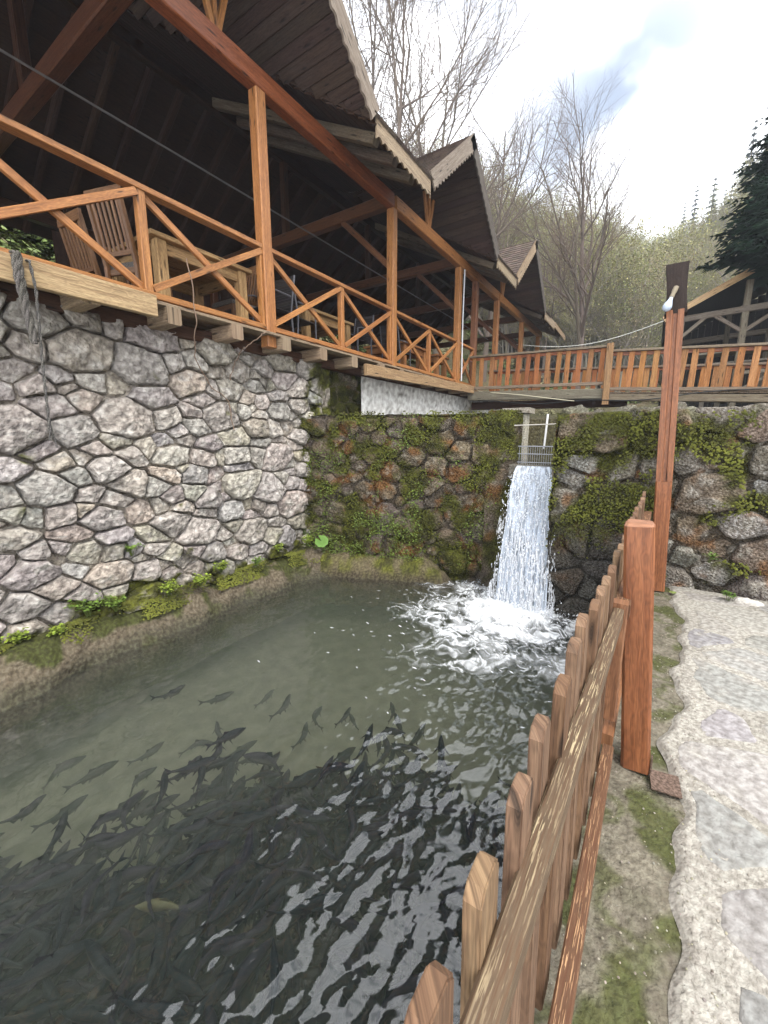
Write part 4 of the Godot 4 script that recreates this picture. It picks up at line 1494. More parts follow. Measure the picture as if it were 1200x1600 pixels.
func near_fence() -> void:
	var fc := thing("picket_fence", "weathered brown picket fence with two rails between the pond and the path", "fence", Vector3(-0.05, 0, -1.8))
	var o := -fc.position
	# nearer stretch
	var mb := MB.new()
	mb.tint = Color(0.46, 0.42, 0.34)
	mb.uo = Vector2(0.3, 0.1)
	mb.beam(Vector3(-0.148, 0.772, 0.75) + o, Vector3(-0.053, 0.77, -1.86) + o, 0.04, 0.062, Vector3.UP, 0.005)
	put("rail", mb.mesh(), M.peeled, fc)
	timber("rail", Vector3(-0.07, 0.13, 0.75) + o, Vector3(-0.035, 0.13, -1.86) + o, 0.045, 0.06, Color(0.5, 0.34, 0.235), fc, Vector3.UP, M.peeled, 0.02)
	var z := 0.925
	while z > -4.6:
		if absf(z + 2.02) > 0.06:
			var q := put("picket", near_picket(0.078, minf(0.985, 0.885 - 0.085 * z) - 0.06 + rng.randf_range(-0.012, 0.012), 0.027), M.rough_wood, fc, Vector3(-0.153 - 0.034 * z if z > -1.9 else -0.089 - (z + 1.9) * 0.024, 0.06, z) + o)
			q.position.x += 0.016
			q.rotation = Vector3(rng.randf_range(-0.012, 0.012), rng.randf_range(-0.03, 0.03), rng.randf_range(0.01, 0.028))
		z -= 0.153
	# post with a bevelled head, and the farther stretch
	post("post", Vector3(0.078, 0.0, -2.02) + o, Vector3(-0.015, 1.12, -2.07) + o, 0.115, fc)
	post("post", Vector3(0.075, 0.0, 0.75) + o, Vector3(0.075, 1.12, 0.75) + o, 0.115, fc)
	timber("rail_block", Vector3(-0.05, 0.28, -1.89) + o, Vector3(-0.05, 0.82, -1.89) + o, 0.06, 0.06, Color(0.3, 0.15, 0.08), fc, Vector3.BACK)
	timber("rail", Vector3(-0.045, 0.765, -1.93) + o, Vector3(0.02, 0.76, -4.66) + o, 0.062, 0.07, Color(0.5, 0.34, 0.24), fc, Vector3.UP, M.peeled, 0.02)
	timber("rail", Vector3(-0.045, 0.13, -1.93) + o, Vector3(0.02, 0.14, -4.66) + o, 0.05, 0.06, Color(0.34, 0.16, 0.08), fc, Vector3.UP, M.wood, 0.02)
	mb = MB.new()
	mb.tint = Color(1, 1, 1)
	mb.plate(PackedVector3Array([Vector3(0.13, 0.012, -2.0), Vector3(0.24, 0.012, -2.02), Vector3(0.25, 0.008, -1.9), Vector3(0.14, 0.014, -1.88)]), Vector3.UP, 0.006)
	mb.plate(PackedVector3Array([Vector3(0.135, 0.01, -2.0), Vector3(0.135, 0.01, -1.97), Vector3(0.135, 0.09, -1.97), Vector3(0.135, 0.09, -2.0)]), Vector3.RIGHT, 0.006)
	tag(put("metal_plate", mb.mesh(), M.iron, self, Vector3.ZERO), "rusty metal fixing plate at the foot of the fence post", "metal plate")


func post(called: String, a: Vector3, b: Vector3, w: float, under: Node) -> void:
	var mb := MB.new()
	mb.tint = tone(Color(0.3, 0.112, 0.048), 0.05)
	mb.uo = Vector2(rng.randf() * 3, rng.randf())
	var h := w / 2.0
	var e := 0.012
	var body := PackedVector2Array([Vector2(-h + e, -h), Vector2(h - e, -h), Vector2(h, -h + e), Vector2(h, h - e), Vector2(h - e, h), Vector2(-h + e, h), Vector2(-h, h - e), Vector2(-h, -h + e)])
	mb.extrude(body, a, b, Vector3.BACK)
	var p := put(called, mb.mesh(), M.wood, under)
	mb = MB.new()
	mb.tint = Color(0.4, 0.2, 0.12)
	var k := body.size()
	var ring := []
	for s in [[1.0, 0.0], [0.8, 0.018]]:
		for q in body:
			ring.append(b + Vector3(q.x * s[0], s[1], q.y * s[0]))
	for j in k:
		var n2: Vector2 = (body[j] + body[(j + 1) % k]).normalized()
		mb.quad(ring[j], ring[(j + 1) % k], ring[k + (j + 1) % k], ring[k + j], Vector3(n2.x, 1.1, n2.y).normalized(), Vector2(0, 0), Vector2(0.03, 0), Vector2(0.03, 0.02), Vector2(0, 0.02))
	for j in range(1, k - 1):
		mb.tri(ring[k], ring[k + j], ring[k + j + 1], Vector3.UP, Vector2.ZERO, Vector2(0.02, 0.03), Vector2(0.04, 0.02))
	put("post_head", mb.mesh(), M.rough_wood, p)


func lamp() -> void:
	var lp := thing("lamp_post", "tall leaning orange timber lamp post with a bare white bulb", "lamp post", Vector3(0.17, 0.0, -4.74))
	var mb := MB.new()
	mb.tint = Color(0.34, 0.13, 0.055)
	var w := 0.066
	var g := 0.014
	# section with a groove down each visible face
	var sec := PackedVector2Array([Vector2(-w, -w), Vector2(-0.02, -w), Vector2(-0.014, -w + g), Vector2(0.014, -w + g), Vector2(0.02, -w), Vector2(w, -w), Vector2(w, w), Vector2(-w, w)])
	var topp := Vector3(-0.13, 2.72, 0)
	var low := topp * 0.4
	mb.beam(Vector3.ZERO, low, w * 2, w * 2, Vector3.BACK)
	put("shaft", mb.mesh(), M.wood, lp)
	mb = MB.new()
	mb.tint = Color(0.3, 0.12, 0.052)
	for i in sec.size():
		sec[i].y = -sec[i].y
	mb.extrude(sec, low + topp * 0.0005, topp, Vector3.BACK)
	put("grooved_shaft", mb.mesh(), M.wood, lp)
	# curved dark hood
	mb = MB.new()
	mb.tint = Color(0.035, 0.022, 0.018)
	var prev := []
	for i in 11:
		var t := i / 10.0
		var p := topp + Vector3(-0.03 * t + 0.01, -0.12 + 0.42 * t, 0.055 + 0.05 * sin(t * PI))
		var hw := 0.085 - 0.012 * sin(t * PI)
		var row := [p + Vector3(-hw, 0, 0), p + Vector3(hw, 0, 0), p + Vector3(hw, 0, -0.16), p + Vector3(-hw, 0, -0.16)]
		if prev:
			mb.quad(prev[0], prev[1], row[1], row[0], Vector3.BACK, Vector2(t, 0), Vector2(t, 0.2), Vector2(t + 0.1, 0.2), Vector2(t + 0.1, 0))
			mb.quad(prev[1], prev[2], row[2], row[1], Vector3.RIGHT)
			mb.quad(prev[3], prev[0], row[0], row[3], Vector3.LEFT)
			mb.quad(prev[2], prev[3], row[3], row[2], Vector3.FORWARD)
		else:
			mb.quad(row[0], row[1], row[2], row[3], Vector3.DOWN)
		prev = row
	mb.quad(prev[0], prev[1], prev[2], prev[3], Vector3.UP)
	put("hood", mb.mesh(), M.rough_wood, lp)
	# socket and bulb, slanting down and outwards
	var d := Vector3(-0.3, -1, 0.35).normalized()
	var s := topp + Vector3(-0.01, 0.08, 0.13)
	mb = MB.new()
	mb.tint = Color(0.2, 0.17, 0.12)
	mb.tube([s, s + d * 0.045, s + d * 0.05, s + d * 0.1], [0.02, 0.021, 0.017, 0.018], 14, true)
	put("socket", mb.mesh(), M.plain, lp)
	mb = MB.new()
	mb.tint = Color(1, 1, 1)
	var bp := []
	var br := []
	for q in [[0.1, 0.018], [0.125, 0.021], [0.15, 0.03], [0.175, 0.04], [0.2, 0.045], [0.22, 0.042], [0.238, 0.03], [0.246, 0.014], [0.248, 0.001]]:
		bp.append(s + d * (0.1 + (q[0] - 0.1) * 0.85)); br.append(q[1] * 0.82)
	mb.tube(bp, br, 18)
	mb.smooth()
	put("bulb", mb.mesh(), M.glass, lp)


# ------------------------------------------------------------------ hut across the stream
func hut() -> void:
	var ht := thing("hut", "open timber hut with a dark gabled roof beyond the footbridge", "hut", Vector3(2.2, 2.2, -17))
	var o := -ht.position
	var zf := -16.0
	var eave := Vector3(-0.12, 5.12, zf)
	var peak := Vector3(3.7, 7.1, zf)
	var far := Vector3(7.5, 5.12, zf)
	var back := Vector3(0, 0, -4.6)
	for s in [[eave, peak], [peak, far]]:
		var mb := MB.new()
		mb.tint = Color(0.05, 0.048, 0.05)
		var nn: Vector3 = (s[1] - s[0]).cross(Vector3.BACK)
		nn = nn if nn.y > 0 else -nn
		mb.plate(PackedVector3Array([s[0] + o, s[1] + o, s[1] + back + o, s[0] + back + o]), nn, 0.07)
		var sl := put("roof_slope", mb.mesh(), M.rough_wood, ht)
		mb = MB.new()
		var up: Vector3 = (s[1] - s[0]).normalized() if s[0] == eave else (s[0] - s[1]).normalized()
		var ft: Vector3 = s[0] if s[0] == eave else s[1]
		shingles(ft + o, Vector3(0, 0, -1), up, PackedVector2Array([Vector2(0, 0), Vector2(4.6, 0), Vector2(4.6, 4.3), Vector2(0, 4.3)]), Color(0.08, 0.075, 0.075), mb)
		tag(put("shingles", mb.mesh(), M.rough_wood, sl), "", "", "", "stuff")
		timber("barge_board", s[0] + o + Vector3(0, -0.02, 0.05), s[1] + o + Vector3(0, -0.02, 0.05), 0.03, 0.17, Color(0.6, 0.4, 0.2), ht, nn, M.wood, 0.03)
	for x in [0.35, 1.85, 3.0, 4.6, 6.9]:
		for zz in [-16.3, -20.2]:
			timber("post", Vector3(x, 2.2, zz) + o, Vector3(x, 5.3 if x != 1.85 else 5.95, zz) + o, 0.16, 0.16, Color(0.24, 0.21, 0.16), ht, Vector3.BACK, M.rough_wood)
	for zz in [-16.28, -20.2]:
		timber("tie_beam", Vector3(0.2, 5.1, zz) + o, Vector3(7.2, 5.42, zz) + o, 0.14, 0.17, Color(0.26, 0.22, 0.17), ht, Vector3.UP, M.rough_wood)
	for q in [[0.35, 0.95], [1.85, 1.15], [1.85, 2.6], [3.0, 2.4], [3.0, 3.7]]:
		timber("knee_brace", Vector3(q[0], 4.55, -16.27) + o, Vector3(q[1], 5.1, -16.27) + o, 0.09, 0.1, Color(0.26, 0.22, 0.17), ht, Vector3.UP, M.rough_wood)
	for k in 2:
		timber("side_rail", Vector3(1.85, 2.9 + k * 0.5, -16.25) + o, Vector3(6.9, 2.95 + k * 0.5, -16.25) + o, 0.06, 0.1, Color(0.26, 0.22, 0.17), ht, Vector3.UP, M.rough_wood)
	for k in 5:
		timber("rail_brace", Vector3(1.95 + k, 2.9, -16.24) + o, Vector3(2.75 + k, 3.4, -16.24) + o, 0.04, 0.07, Color(0.26, 0.22, 0.17), ht, Vector3.UP, M.rough_wood)
	# dark boarded rear wall
	for k in 38:
		timber("rear_board", Vector3(0.1 + k * 0.2, 2.2, -20.4) + o, Vector3(0.1 + k * 0.2, 5.2 + minf(k * 0.2, 7.6 - k * 0.2) * 0.5, -20.4) + o, 0.195, 0.03, Color(0.035, 0.03, 0.028), ht, Vector3.BACK, M.rough_wood)
	# picnic table with its benches
	var t := thing("picnic_table", "grey wooden picnic table standing in the far hut", "table", Vector3(1.9, 3.2, -17.5))
	timber("tabletop", Vector3(-1.1, 0.95, 0), Vector3(1.3, 1.02, 0), 0.8, 0.06, Color(0.36, 0.33, 0.27), t, Vector3.UP, M.rough_wood)
	for k in [-0.7, 0.9]:
		timber("leg", Vector3(k, -1.0, 0), Vector3(k, 0.93, 0), 0.12, 0.12, Color(0.3, 0.27, 0.22), t, Vector3.BACK, M.rough_wood)
	timber("bench", Vector3(-1.2, 0.55, 0.7), Vector3(1.3, 0.6, 0.7), 0.3, 0.06, Color(0.34, 0.31, 0.25), t, Vector3.UP, M.rough_wood)
	# cable from the hut's eave across to the pavilion
	var mb := MB.new()
	mb.tint = Color(0.45, 0.44, 0.4)
	var pts := []
	for i in 21:
		var u := i / 20.0
		pts.append(Vector3(-0.1, 5.08, -16.0).lerp(Vector3(-4.4, 4.75, -15.2), u) - Vector3(0, 0.35 * sin(u * PI), 0))
	mb.tube(pts, pts.map(func(_p): return 0.014), 6)
	tag(put("cable", mb.mesh(), M.plain), "thin pale cable strung from the far hut's eave to the pavilion", "cable")


# ------------------------------------------------------------------ falling water
func fall_at(u: float, t: float, v: float) -> Vector3:
	# u 0..1 across the lip, t seconds after leaving it
	var x := lerpf(-1.47, -1.04, u) + (u - 0.18) * 0.34 * t
	return Vector3(x, 1.14 - 0.25 * t - 4.9 * t * t, -5.42 + v * t)


func waterfall() -> void:
	var wf := thing("waterfall", "white waterfall pouring from the chute in the dam into the pond", "waterfall", Vector3(-1.25, WATER_Y, -5.2))
	var o := -wf.position
	var nz := noise(71, 1.0, 3)
	# the thin body of water
	var mb := MB.new()
	var nu := 46
	var nv := 90
	for j in nv + 1:
		var t := 0.59 * j / nv
		for i in nu + 1:
			var u := float(i) / nu
			var p := fall_at(u, t, 0.95)
			var k := nz.get_noise_2d(u * 14.0, t * 5.0)
			p.z += k * 0.03 * (0.3 + t * 2.0)
			var a := clampf(0.32 + 0.5 * t + k * 0.8 + 0.5 * nz.get_noise_2d(u * 40.0 + 9.0, t * 9.0), 0.05, 0.85)
			mb.tint = Color(0.66, 0.71, 0.78, clampf(a + 0.3, 0.0, 0.92))
			mb.vert(p + o, Vector3(0, 0.1, 1))
	for j in nv:
		for i in nu:
			var a := j * (nu + 1) + i
			mb.tri_i(a, a + 1, a + nu + 2)
			mb.tri_i(a, a + nu + 2, a + nu + 1)
	mb.smooth()
	put("water_curtain", mb.mesh(), M.fall, wf)
	# torn strands of white water
	mb = MB.new()
	for s in 9000:
		var u := clampf(0.5 + rng.randfn() * 0.33, -0.12, 1.12)
		var t0 := 0.57 * sqrt(rng.randf())
		var clump := nz.get_noise_2d(u * 7.0, t0 * 16.0) + 0.6 * nz.get_noise_2d(u * 19.0 + 4.0, t0 * 40.0)
		if rng.randf() > smoothstep(-0.15, 0.35, clump + t0 * 0.45 - 0.1) * (0.45 + t0):
			continue
		var v := rng.randf_range(0.78, 1.16)
		var l := rng.randf_range(0.008, 0.04) * (0.7 + t0)
		var w := rng.randf_range(0.003, 0.008) * (0.8 + t0)
		if rng.randf() < 0.75:
			l = rng.randf_range(0.003, 0.01)
			w = rng.randf_range(0.004, 0.011) * (0.7 + t0)
		mb.tint = Color(1, 1, 1, rng.randf_range(0.2, 0.8) * (1.0 if absf(u - 0.5) < 0.42 else 0.55))
		var pts := []
		var rr := []
		for k in 4:
			var t := t0 + l * k / 3.0
			pts.append(fall_at(u + nz.get_noise_2d(t * 9.0, s * 3.1) * 0.03, t, v) + o)
			rr.append(w * [0.2, 1.0, 0.8, 0.15][k])
		mb.tube(pts, rr, 4)
	# the splash thrown up where it lands
	for s in 420:
		var ang := rng.randf() * TAU
		var from := FALL + Vector3(lerpf(-0.32, 0.2, rng.randf()), 0, rng.randf_range(-0.08, 0.1))
		var vel := Vector3(cos(ang) * rng.randf_range(0.2, 0.8), rng.randf_range(0.5, 1.9), sin(ang) * rng.randf_range(0.1, 0.7))
		var t0 := rng.randf() * vel.y / 4.9 * 0.8
		var l := rng.randf_range(0.01, 0.05)
		mb.tint = Color(1, 1, 1, rng.randf_range(0.3, 0.9))
		var pts := []
		var rr := []
		var w := rng.randf_range(0.002, 0.006)
		for k in 4:
			var t := t0 + l * k / 3.0
			pts.append(from + vel * t + Vector3(0, -4.9 * t * t, 0) + o)
			rr.append(w * [0.3, 1.0, 0.8, 0.2][k])
		mb.tube(pts, rr, 4)
	tag(put("water_strands", mb.mesh(), M.fall, wf), "", "", "", "stuff")
	# drops
	var ball := SphereMesh.new()
	ball.radius = 1.0
	ball.height = 2.0
	ball.radial_segments = 7
	ball.rings = 4
	var mm := MultiMesh.new()
	mm.transform_format = MultiMesh.TRANSFORM_3D
	mm.mesh = ball
	var list := []
	for i in 2600:
		var p: Vector3
		if i < 1500:
			var t := 0.1 + rng.randf() * 0.5
			var sp := 0.03 + t * 0.16
			p = fall_at(rng.randf(), t, rng.randf_range(0.7, 1.25)) + Vector3(rng.randfn() * sp * 0.35, 0, rng.randfn() * sp * 0.4)
		else:
			var r := absf(rng.randfn()) * 0.3
			var a := rng.randf() * TAU
			p = FALL + Vector3(cos(a) * (0.22 + r), absf(rng.randfn()) * 0.11 * exp(-r * 2.0), sin(a) * (0.14 + r))
		list.append(Transform3D(Basis.from_scale(Vector3.ONE * rng.randf_range(0.002, 0.0062) * Vector3(1, rng.randf_range(1, 2.4), 1)), p + o))
	mm.instance_count = list.size()
	for i in list.size():
		mm.set_instance_transform(i, list[i])
	var mi := MultiMeshInstance3D.new()
	mi.name = "water_drops"
	mi.multimesh = mm
	mi.material_override = M.drop
	wf.add_child(mi, true)
	tag(mi, "", "", "", "stuff")
	# foam spreading over the pond
	mb = MB.new()
	var fz := noise(72, 1.0, 3)
	var fw := noise(73, 1.0, 2)
	var st := 0.0125
	nu = 222
	nv = 260
	for j in nv + 1:
		for i in nu + 1:
			var x := -2.75 + i * st
			var z := -5.72 + j * st
			var d := Vector2((x - FALL.x) * 0.88 + 0.08, z - FALL.z - 0.2)
			d.y *= 0.8 if d.y > 0.0 else 1.1
			var r := d.length() * (1.0 + 0.28 * fw.get_noise_2d(x * 1.3, z * 1.3))
			var wx := x + fw.get_noise_2d(x * 2.2, z * 2.2 + 5.0) * 0.22
			var wz := z + fw.get_noise_2d(x * 2.2 + 8.0, z * 2.2) * 0.22
			var lace := 1.0 - absf(fz.get_noise_2d(wx * 2.6, wz * 2.6)) * 5.0
			var lace2 := 1.0 - absf(fz.get_noise_2d(wx * 6.5 + 3.0, wz * 6.5)) * 4.0
			var body := smoothstep(0.62, 0.12, r)
			var ringf := smoothstep(1.38, 1.05, r)
			var a := clampf(body * (0.75 + 0.6 * fz.get_noise_2d(x * 7.0, z * 7.0)) + ringf * (0.42 * smoothstep(-0.25, 0.4, fw.get_noise_2d(x * 3.0 + 40.0, z * 3.0)) * smoothstep(1.3, 0.5, r) + smoothstep(0.0, 1.0, lace) * 0.55 * (0.55 + 0.45 * smoothstep(0.0, 0.6, lace2)) + smoothstep(0.3, 0.95, lace2) * 0.4 * smoothstep(1.25, 0.6, r)), 0.0, 0.96)
			var y := WATER_Y + wave(x, z) + 0.005 + body * (0.05 + 0.05 * fz.get_noise_2d(x * 6.0 + 2.0, z * 6.0)) + a * 0.008
			mb.tint = Color(1, 1, 1, a)
			mb.vert(Vector3(x, y, z), Vector3.UP)
	for j in nv:
		for i in nu:
			var a := j * (nu + 1) + i
			if maxf(mb.c[a].a, mb.c[a + nu + 2].a) < 0.02:
				continue
			mb.tri_i(a, a + 1, a + nu + 2)
			mb.tri_i(a, a + nu + 2, a + nu + 1)
	mb.smooth()
	tag(put("foam", mb.mesh(), M.foam), "white lacy foam spreading on the pond below the waterfall", "foam", "", "stuff")
	# drifting flecks of foam farther out
	mb = MB.new()
	for i in 260:
		var r := 1.0 + absf(rng.randfn()) * 0.9
		var a := rng.randf_range(0.2, 3.1)
		var p := FALL + Vector3(-cos(a) * r, 0, sin(a) * r)
		if p.x < -3.2 or p.x > -0.25 or p.z < -5.0 or p.z > -2.2:
			continue
		var s := rng.randf_range(0.004, 0.016)
		var dir := Vector3(rng.randf_range(0.5, 1.0), 0, rng.randf_range(-0.6, 0.6)).normalized()
		var side := Vector3(-dir.z, 0, dir.x)
		p.y = WATER_Y + wave(p.x, p.z) + 0.006
		mb.tint = Color(1, 1, 1, rng.randf_range(0.35, 0.85))
		mb.quad(p - dir * s * 2.2, p + side * s * 0.5, p + dir * s * 2.0, p - side * s * 0.6, Vector3.UP)
	tag(put("foam_flecks", mb.mesh(), M.foam), "small white foam flecks drifting on the pond", "foam", "", "stuff")
	# the grate at the lip, the rods and the white pipe
	var gr := thing("grate", "grey metal bar grate above the waterfall's lip", "grate", Vector3(-1.28, 1.15, -5.52))
	for k in 15:
		mb = MB.new()
		mb.tube([Vector3(-0.2 + k * 0.0286, 0.0, 0.0), Vector3(-0.2 + k * 0.0286, 0.24, 0.0)], [0.004, 0.004], 6)
		put("bar", mb.mesh(), M.metal, gr)
	for y in [0.03, 0.14, 0.24]:
		mb = MB.new()
		mb.tube([Vector3(-0.22, y, 0.0), Vector3(0.22, y, 0.0)], [0.007, 0.007], 6)
		put("cross_bar", mb.mesh(), M.metal, gr)
	mb = MB.new()
	mb.tint = Color(0.45, 0.42, 0.38)
	mb.tube([Vector3(-1.56, 1.66, -5.5), Vector3(-1.02, 1.67, -5.5)], [0.007, 0.007], 8)
	tag(put("rod", mb.mesh(), M.plain), "thin metal rod spanning the chute above the grate", "rod")
	mb = MB.new()
	mb.tint = Color(0.72, 0.72, 0.72)
	mb.tube([Vector3(-1.19, 1.36, -5.6), Vector3(-1.175, 1.8, -5.62)], [0.013, 0.013], 10, true)
	tag(put("pipe", mb.mesh(), M.plain), "upright white pipe standing in the chute behind the grate", "pipe")
	mb = MB.new()
	mb.tint = Color(0.16, 0.15, 0.13)
	mb.beam(Vector3(-1.6, 1.05, -5.62), Vector3(-1.0, 1.05, -5.62), 0.25, 0.2)
	tag(put("sluice_sill", mb.mesh(), M.concrete), "dark concrete sill at the waterfall's lip", "sill")


# ------------------------------------------------------------------ fish
const ORDER := ["first", "second", "third", "fourth", "fifth", "sixth", "seventh", "eighth", "ninth", "tenth", "eleventh", "twelfth", "thirteenth", "fourteenth", "fifteenth", "sixteenth", "seventeenth", "eighteenth", "nineteenth", "twentieth", "twenty-first", "twenty-second"]


func bearing(x: float, z: float) -> float:
	# how far right of the view's middle a spot lies
	return (x * 0.835 - z * 0.55) / (-x * 0.55 - z * 0.835)


func fish_mesh(bend: float, col: Color, fat: float) -> ArrayMesh:
	# swims towards -z, 1 m long
	var mb := MB.new()
	var rows := 13
	var seg := 9
	var prof := [0.012, 0.045, 0.072, 0.09, 0.1, 0.103, 0.098, 0.086, 0.07, 0.053, 0.038, 0.028, 0.024]
	var belly := col.lerp(Color(0.1, 0.1, 0.08), 0.5)
	var mid := []
	for i in rows:
		var t := float(i) / (rows - 1)
		mid.append(Vector3(bend * sin(t * PI * 1.25) * t, 0, -0.45 + t * 0.82))
	for i in rows:
		for k in seg + 1:
			var a := TAU * k / seg
			var nn := Vector3(cos(a) * 0.6, sin(a), 0)
			mb.tint = belly.lerp(col, smoothstep(-0.5, 0.2, sin(a)))
			mb.vert(mid[i] + Vector3(cos(a) * 0.62 * fat, sin(a), 0) * prof[i], nn.normalized())
	for i in rows - 1:
		for k in seg:
			var a := i * (seg + 1) + k
			mb.tri_i(a, a + 1, a + seg + 2)
			mb.tri_i(a, a + seg + 2, a + seg + 1)
	mb.smooth()
	mb.tint = col * 0.8
	var tail: Vector3 = mid[rows - 1]
	var dirv: Vector3 = (tail - mid[rows - 3]).normalized()
	var nside := dirv.cross(Vector3.UP)
	for s in [1.0, -1.0]:
		mb.tri(tail - dirv * 0.03, tail + dirv * 0.15 + Vector3(0, s * 0.1, 0), tail + dirv * 0.08, nside)
	mb.tri(mid[5] + Vector3(0, 0.09, 0), mid[8] + Vector3(0, 0.07, 0), mid[7] + Vector3(0, 0.15, 0.03), Vector3.RIGHT)
	mb.tri(mid[8] + Vector3(0, -0.06, 0), mid[10] + Vector3(0, -0.03, 0), mid[9] + Vector3(0, -0.11, 0.03), Vector3.RIGHT)
	for s in [1.0, -1.0]:
		mb.tri(mid[3] + Vector3(s * 0.05, -0.03, 0), mid[4] + Vector3(s * 0.05, -0.04, 0), mid[5] + Vector3(s * 0.15, -0.06, 0.03), Vector3.UP)
		mb.tri(mid[7] + Vector3(s * 0.03, -0.07, 0), mid[8] + Vector3(s * 0.03, -0.06, 0), mid[8] + Vector3(s * 0.1, -0.08, 0.03), Vector3.UP)
	return mb.mesh()


func fishes() -> void:
	var kinds := []
	for b in [-0.22, -0.12, 0.0, 0.1, 0.2, 0.05]:
		kinds.append(fish_mesh(b, Color(0.006, 0.0078, 0.009) * rng.randf_range(0.8, 1.5), rng.randf_range(0.9, 1.15)))
	var shoal := noise(81, 0.8, 2)
	var made := 0
	var tries := 0
	while made < 276 and tries < 20000:
		tries += 1
		var x := rng.randf_range(-3.3, -0.35)
		var z := rng.randf_range(0.5, -2.9)
		# the dense shoal lies along the near right of this line
		var side := (x + 2.55) * 0.78 + (z + 0.9) * 0.55
		var k := smoothstep(-0.3, 0.22, side + shoal.get_noise_2d(x, z) * 0.3) * smoothstep(-2.7, -1.7, z)
		if rng.randf() > k:
			continue
		var o := MeshInstance3D.new()
		o.mesh = kinds[rng.randi() % kinds.size()]
		o.material_override = M.fish
		var depth := 0.06 + 0.26 * pow(rng.randf(), 1.2)
		o.position = Vector3(x, WATER_Y - depth, z)
		var turn := rng.randfn() * 0.5
		if z > -0.7:
			turn = rng.randfn() * 1.3
		o.rotation = Vector3(rng.randf_range(-0.18, 0.18), turn, rng.randf_range(-0.25, 0.25))
		o.scale = Vector3.ONE * rng.randf_range(0.29, 0.43)
		o.name = numbered("fish", self)
		add_child(o, true)
		tag(o, "dark trout in the dense shoal crowding the near end of the pond", "fish", "trout in the dense shoal")
		made += 1
	# the deeper fish of the shoal, beyond those that can be told apart
	for k in kinds.size():
		var deep := []
		tries = 0
		while deep.size() < 330 and tries < 9000:
			tries += 1
			var x := rng.randf_range(-3.2, -0.3)
			var z := rng.randf_range(0.6, -2.8)
			var side := (x + 2.5) * 0.78 + (z + 0.85) * 0.55
			if rng.randf() > smoothstep(-0.25, 0.3, side + shoal.get_noise_2d(x, z) * 0.3) * smoothstep(-2.6, -1.6, z):
				continue
			deep.append(Transform3D(Basis.from_euler(Vector3(rng.randf_range(-0.2, 0.2), rng.randfn() * 0.9, rng.randf_range(-0.3, 0.3))).scaled(Vector3.ONE * rng.randf_range(0.28, 0.42)), Vector3(x, WATER_Y - rng.randf_range(0.12, 0.5), z)))
		many("deep_fish", kinds[k], M.fish, deep, [], "mass of dark trout deeper in the shoal", "fish")
	# stragglers over the clear murk
	var stray := [[-2.586, -2.248, 0.4], [-2.35, -2.45, 0.5], [-2.6, -1.78, -0.2], [-2.75, -1.72, 1.2], [-2.9, -1.6, -0.7], [-3.2, -1.35, 0.1], [-3.3, -1.0, -0.1], [-3.0, -0.72, 0.1], [-3.3, -0.35, -0.3], [-2.9, -1.15, 0.2], [-2.45, -1.75, -0.9], [-2.2, -2.1, 0.5], [-1.95, -2.35, 0.2], [-1.7, -2.7, 0.6], [-2.05, -2.6, 1.0], [-3.45, -1.7, 0.0], [-3.2, -2.0, -0.3], [-2.95, -2.35, 0.25], [-3.6, -0.9, 0.1], [-2.7, -0.95, 0.0], [-1.5, -2.5, 0.8], [-3.1, -0.55, 0.2]]
	stray.sort_custom(func(p, q): return bearing(p[0], p[1]) < bearing(q[0], q[1]))
	for i in stray.size():
		var q: Array = stray[i]
		var o := MeshInstance3D.new()
		o.mesh = kinds[rng.randi() % kinds.size()]
		o.material_override = M.fish
		o.position = Vector3(q[0], WATER_Y - rng.randf_range(0.16, 0.5), q[1])
		o.rotation = Vector3(0, q[2], 0)
		o.scale = Vector3.ONE * rng.randf_range(0.27, 0.38)
		o.name = numbered("fish", self)
		add_child(o, true)
		tag(o, "dark trout straying over the pale murky water beyond the shoal, %s from the left" % ORDER[i], "fish", "trout straying from the shoal")
	var pale := MeshInstance3D.new()
	pale.mesh = fish_mesh(0.06, Color(0.07, 0.068, 0.035), 1.1)
	pale.material_override = M.fish
	pale.position = Vector3(-1.75, WATER_Y - 0.12, -0.72)
	pale.rotation = Vector3(0, 2.15, 0)
	pale.scale = Vector3.ONE * 0.3
	pale.name = numbered("fish", self)
	add_child(pale, true)
	tag(pale, "pale golden fish among the dark ones near the pond's front", "fish")


# ------------------------------------------------------------------ small plants and moss
func leaf_fan(mb: MB, at: Vector3, n: Vector3, size: float, col: Color) -> void:
	# a rounded, slightly cupped leaf of six triangles
	var u := n.cross(Vector3(rng.randf() - 0.5, rng.randf() - 0.5, rng.randf() - 0.5)).normalized()
	var w := n.cross(u)
	mb.tint = tone(col, 0.3)
	var c := mb.vert(at - n * size * 0.14, n)
	var k := 6
	var ring := []
	for i in k + 1:
		var a := TAU * i / k
		var r := size * (1.0 if i % 2 == 0 else 0.82)
		ring.append(mb.vert(at + u * cos(a) * r + w * sin(a) * r * 0.8, (n + u * cos(a) * 0.4 + w * sin(a) * 0.4).normalized()))
	for i in k:
		mb.tri_i(c, ring[i], ring[i + 1])


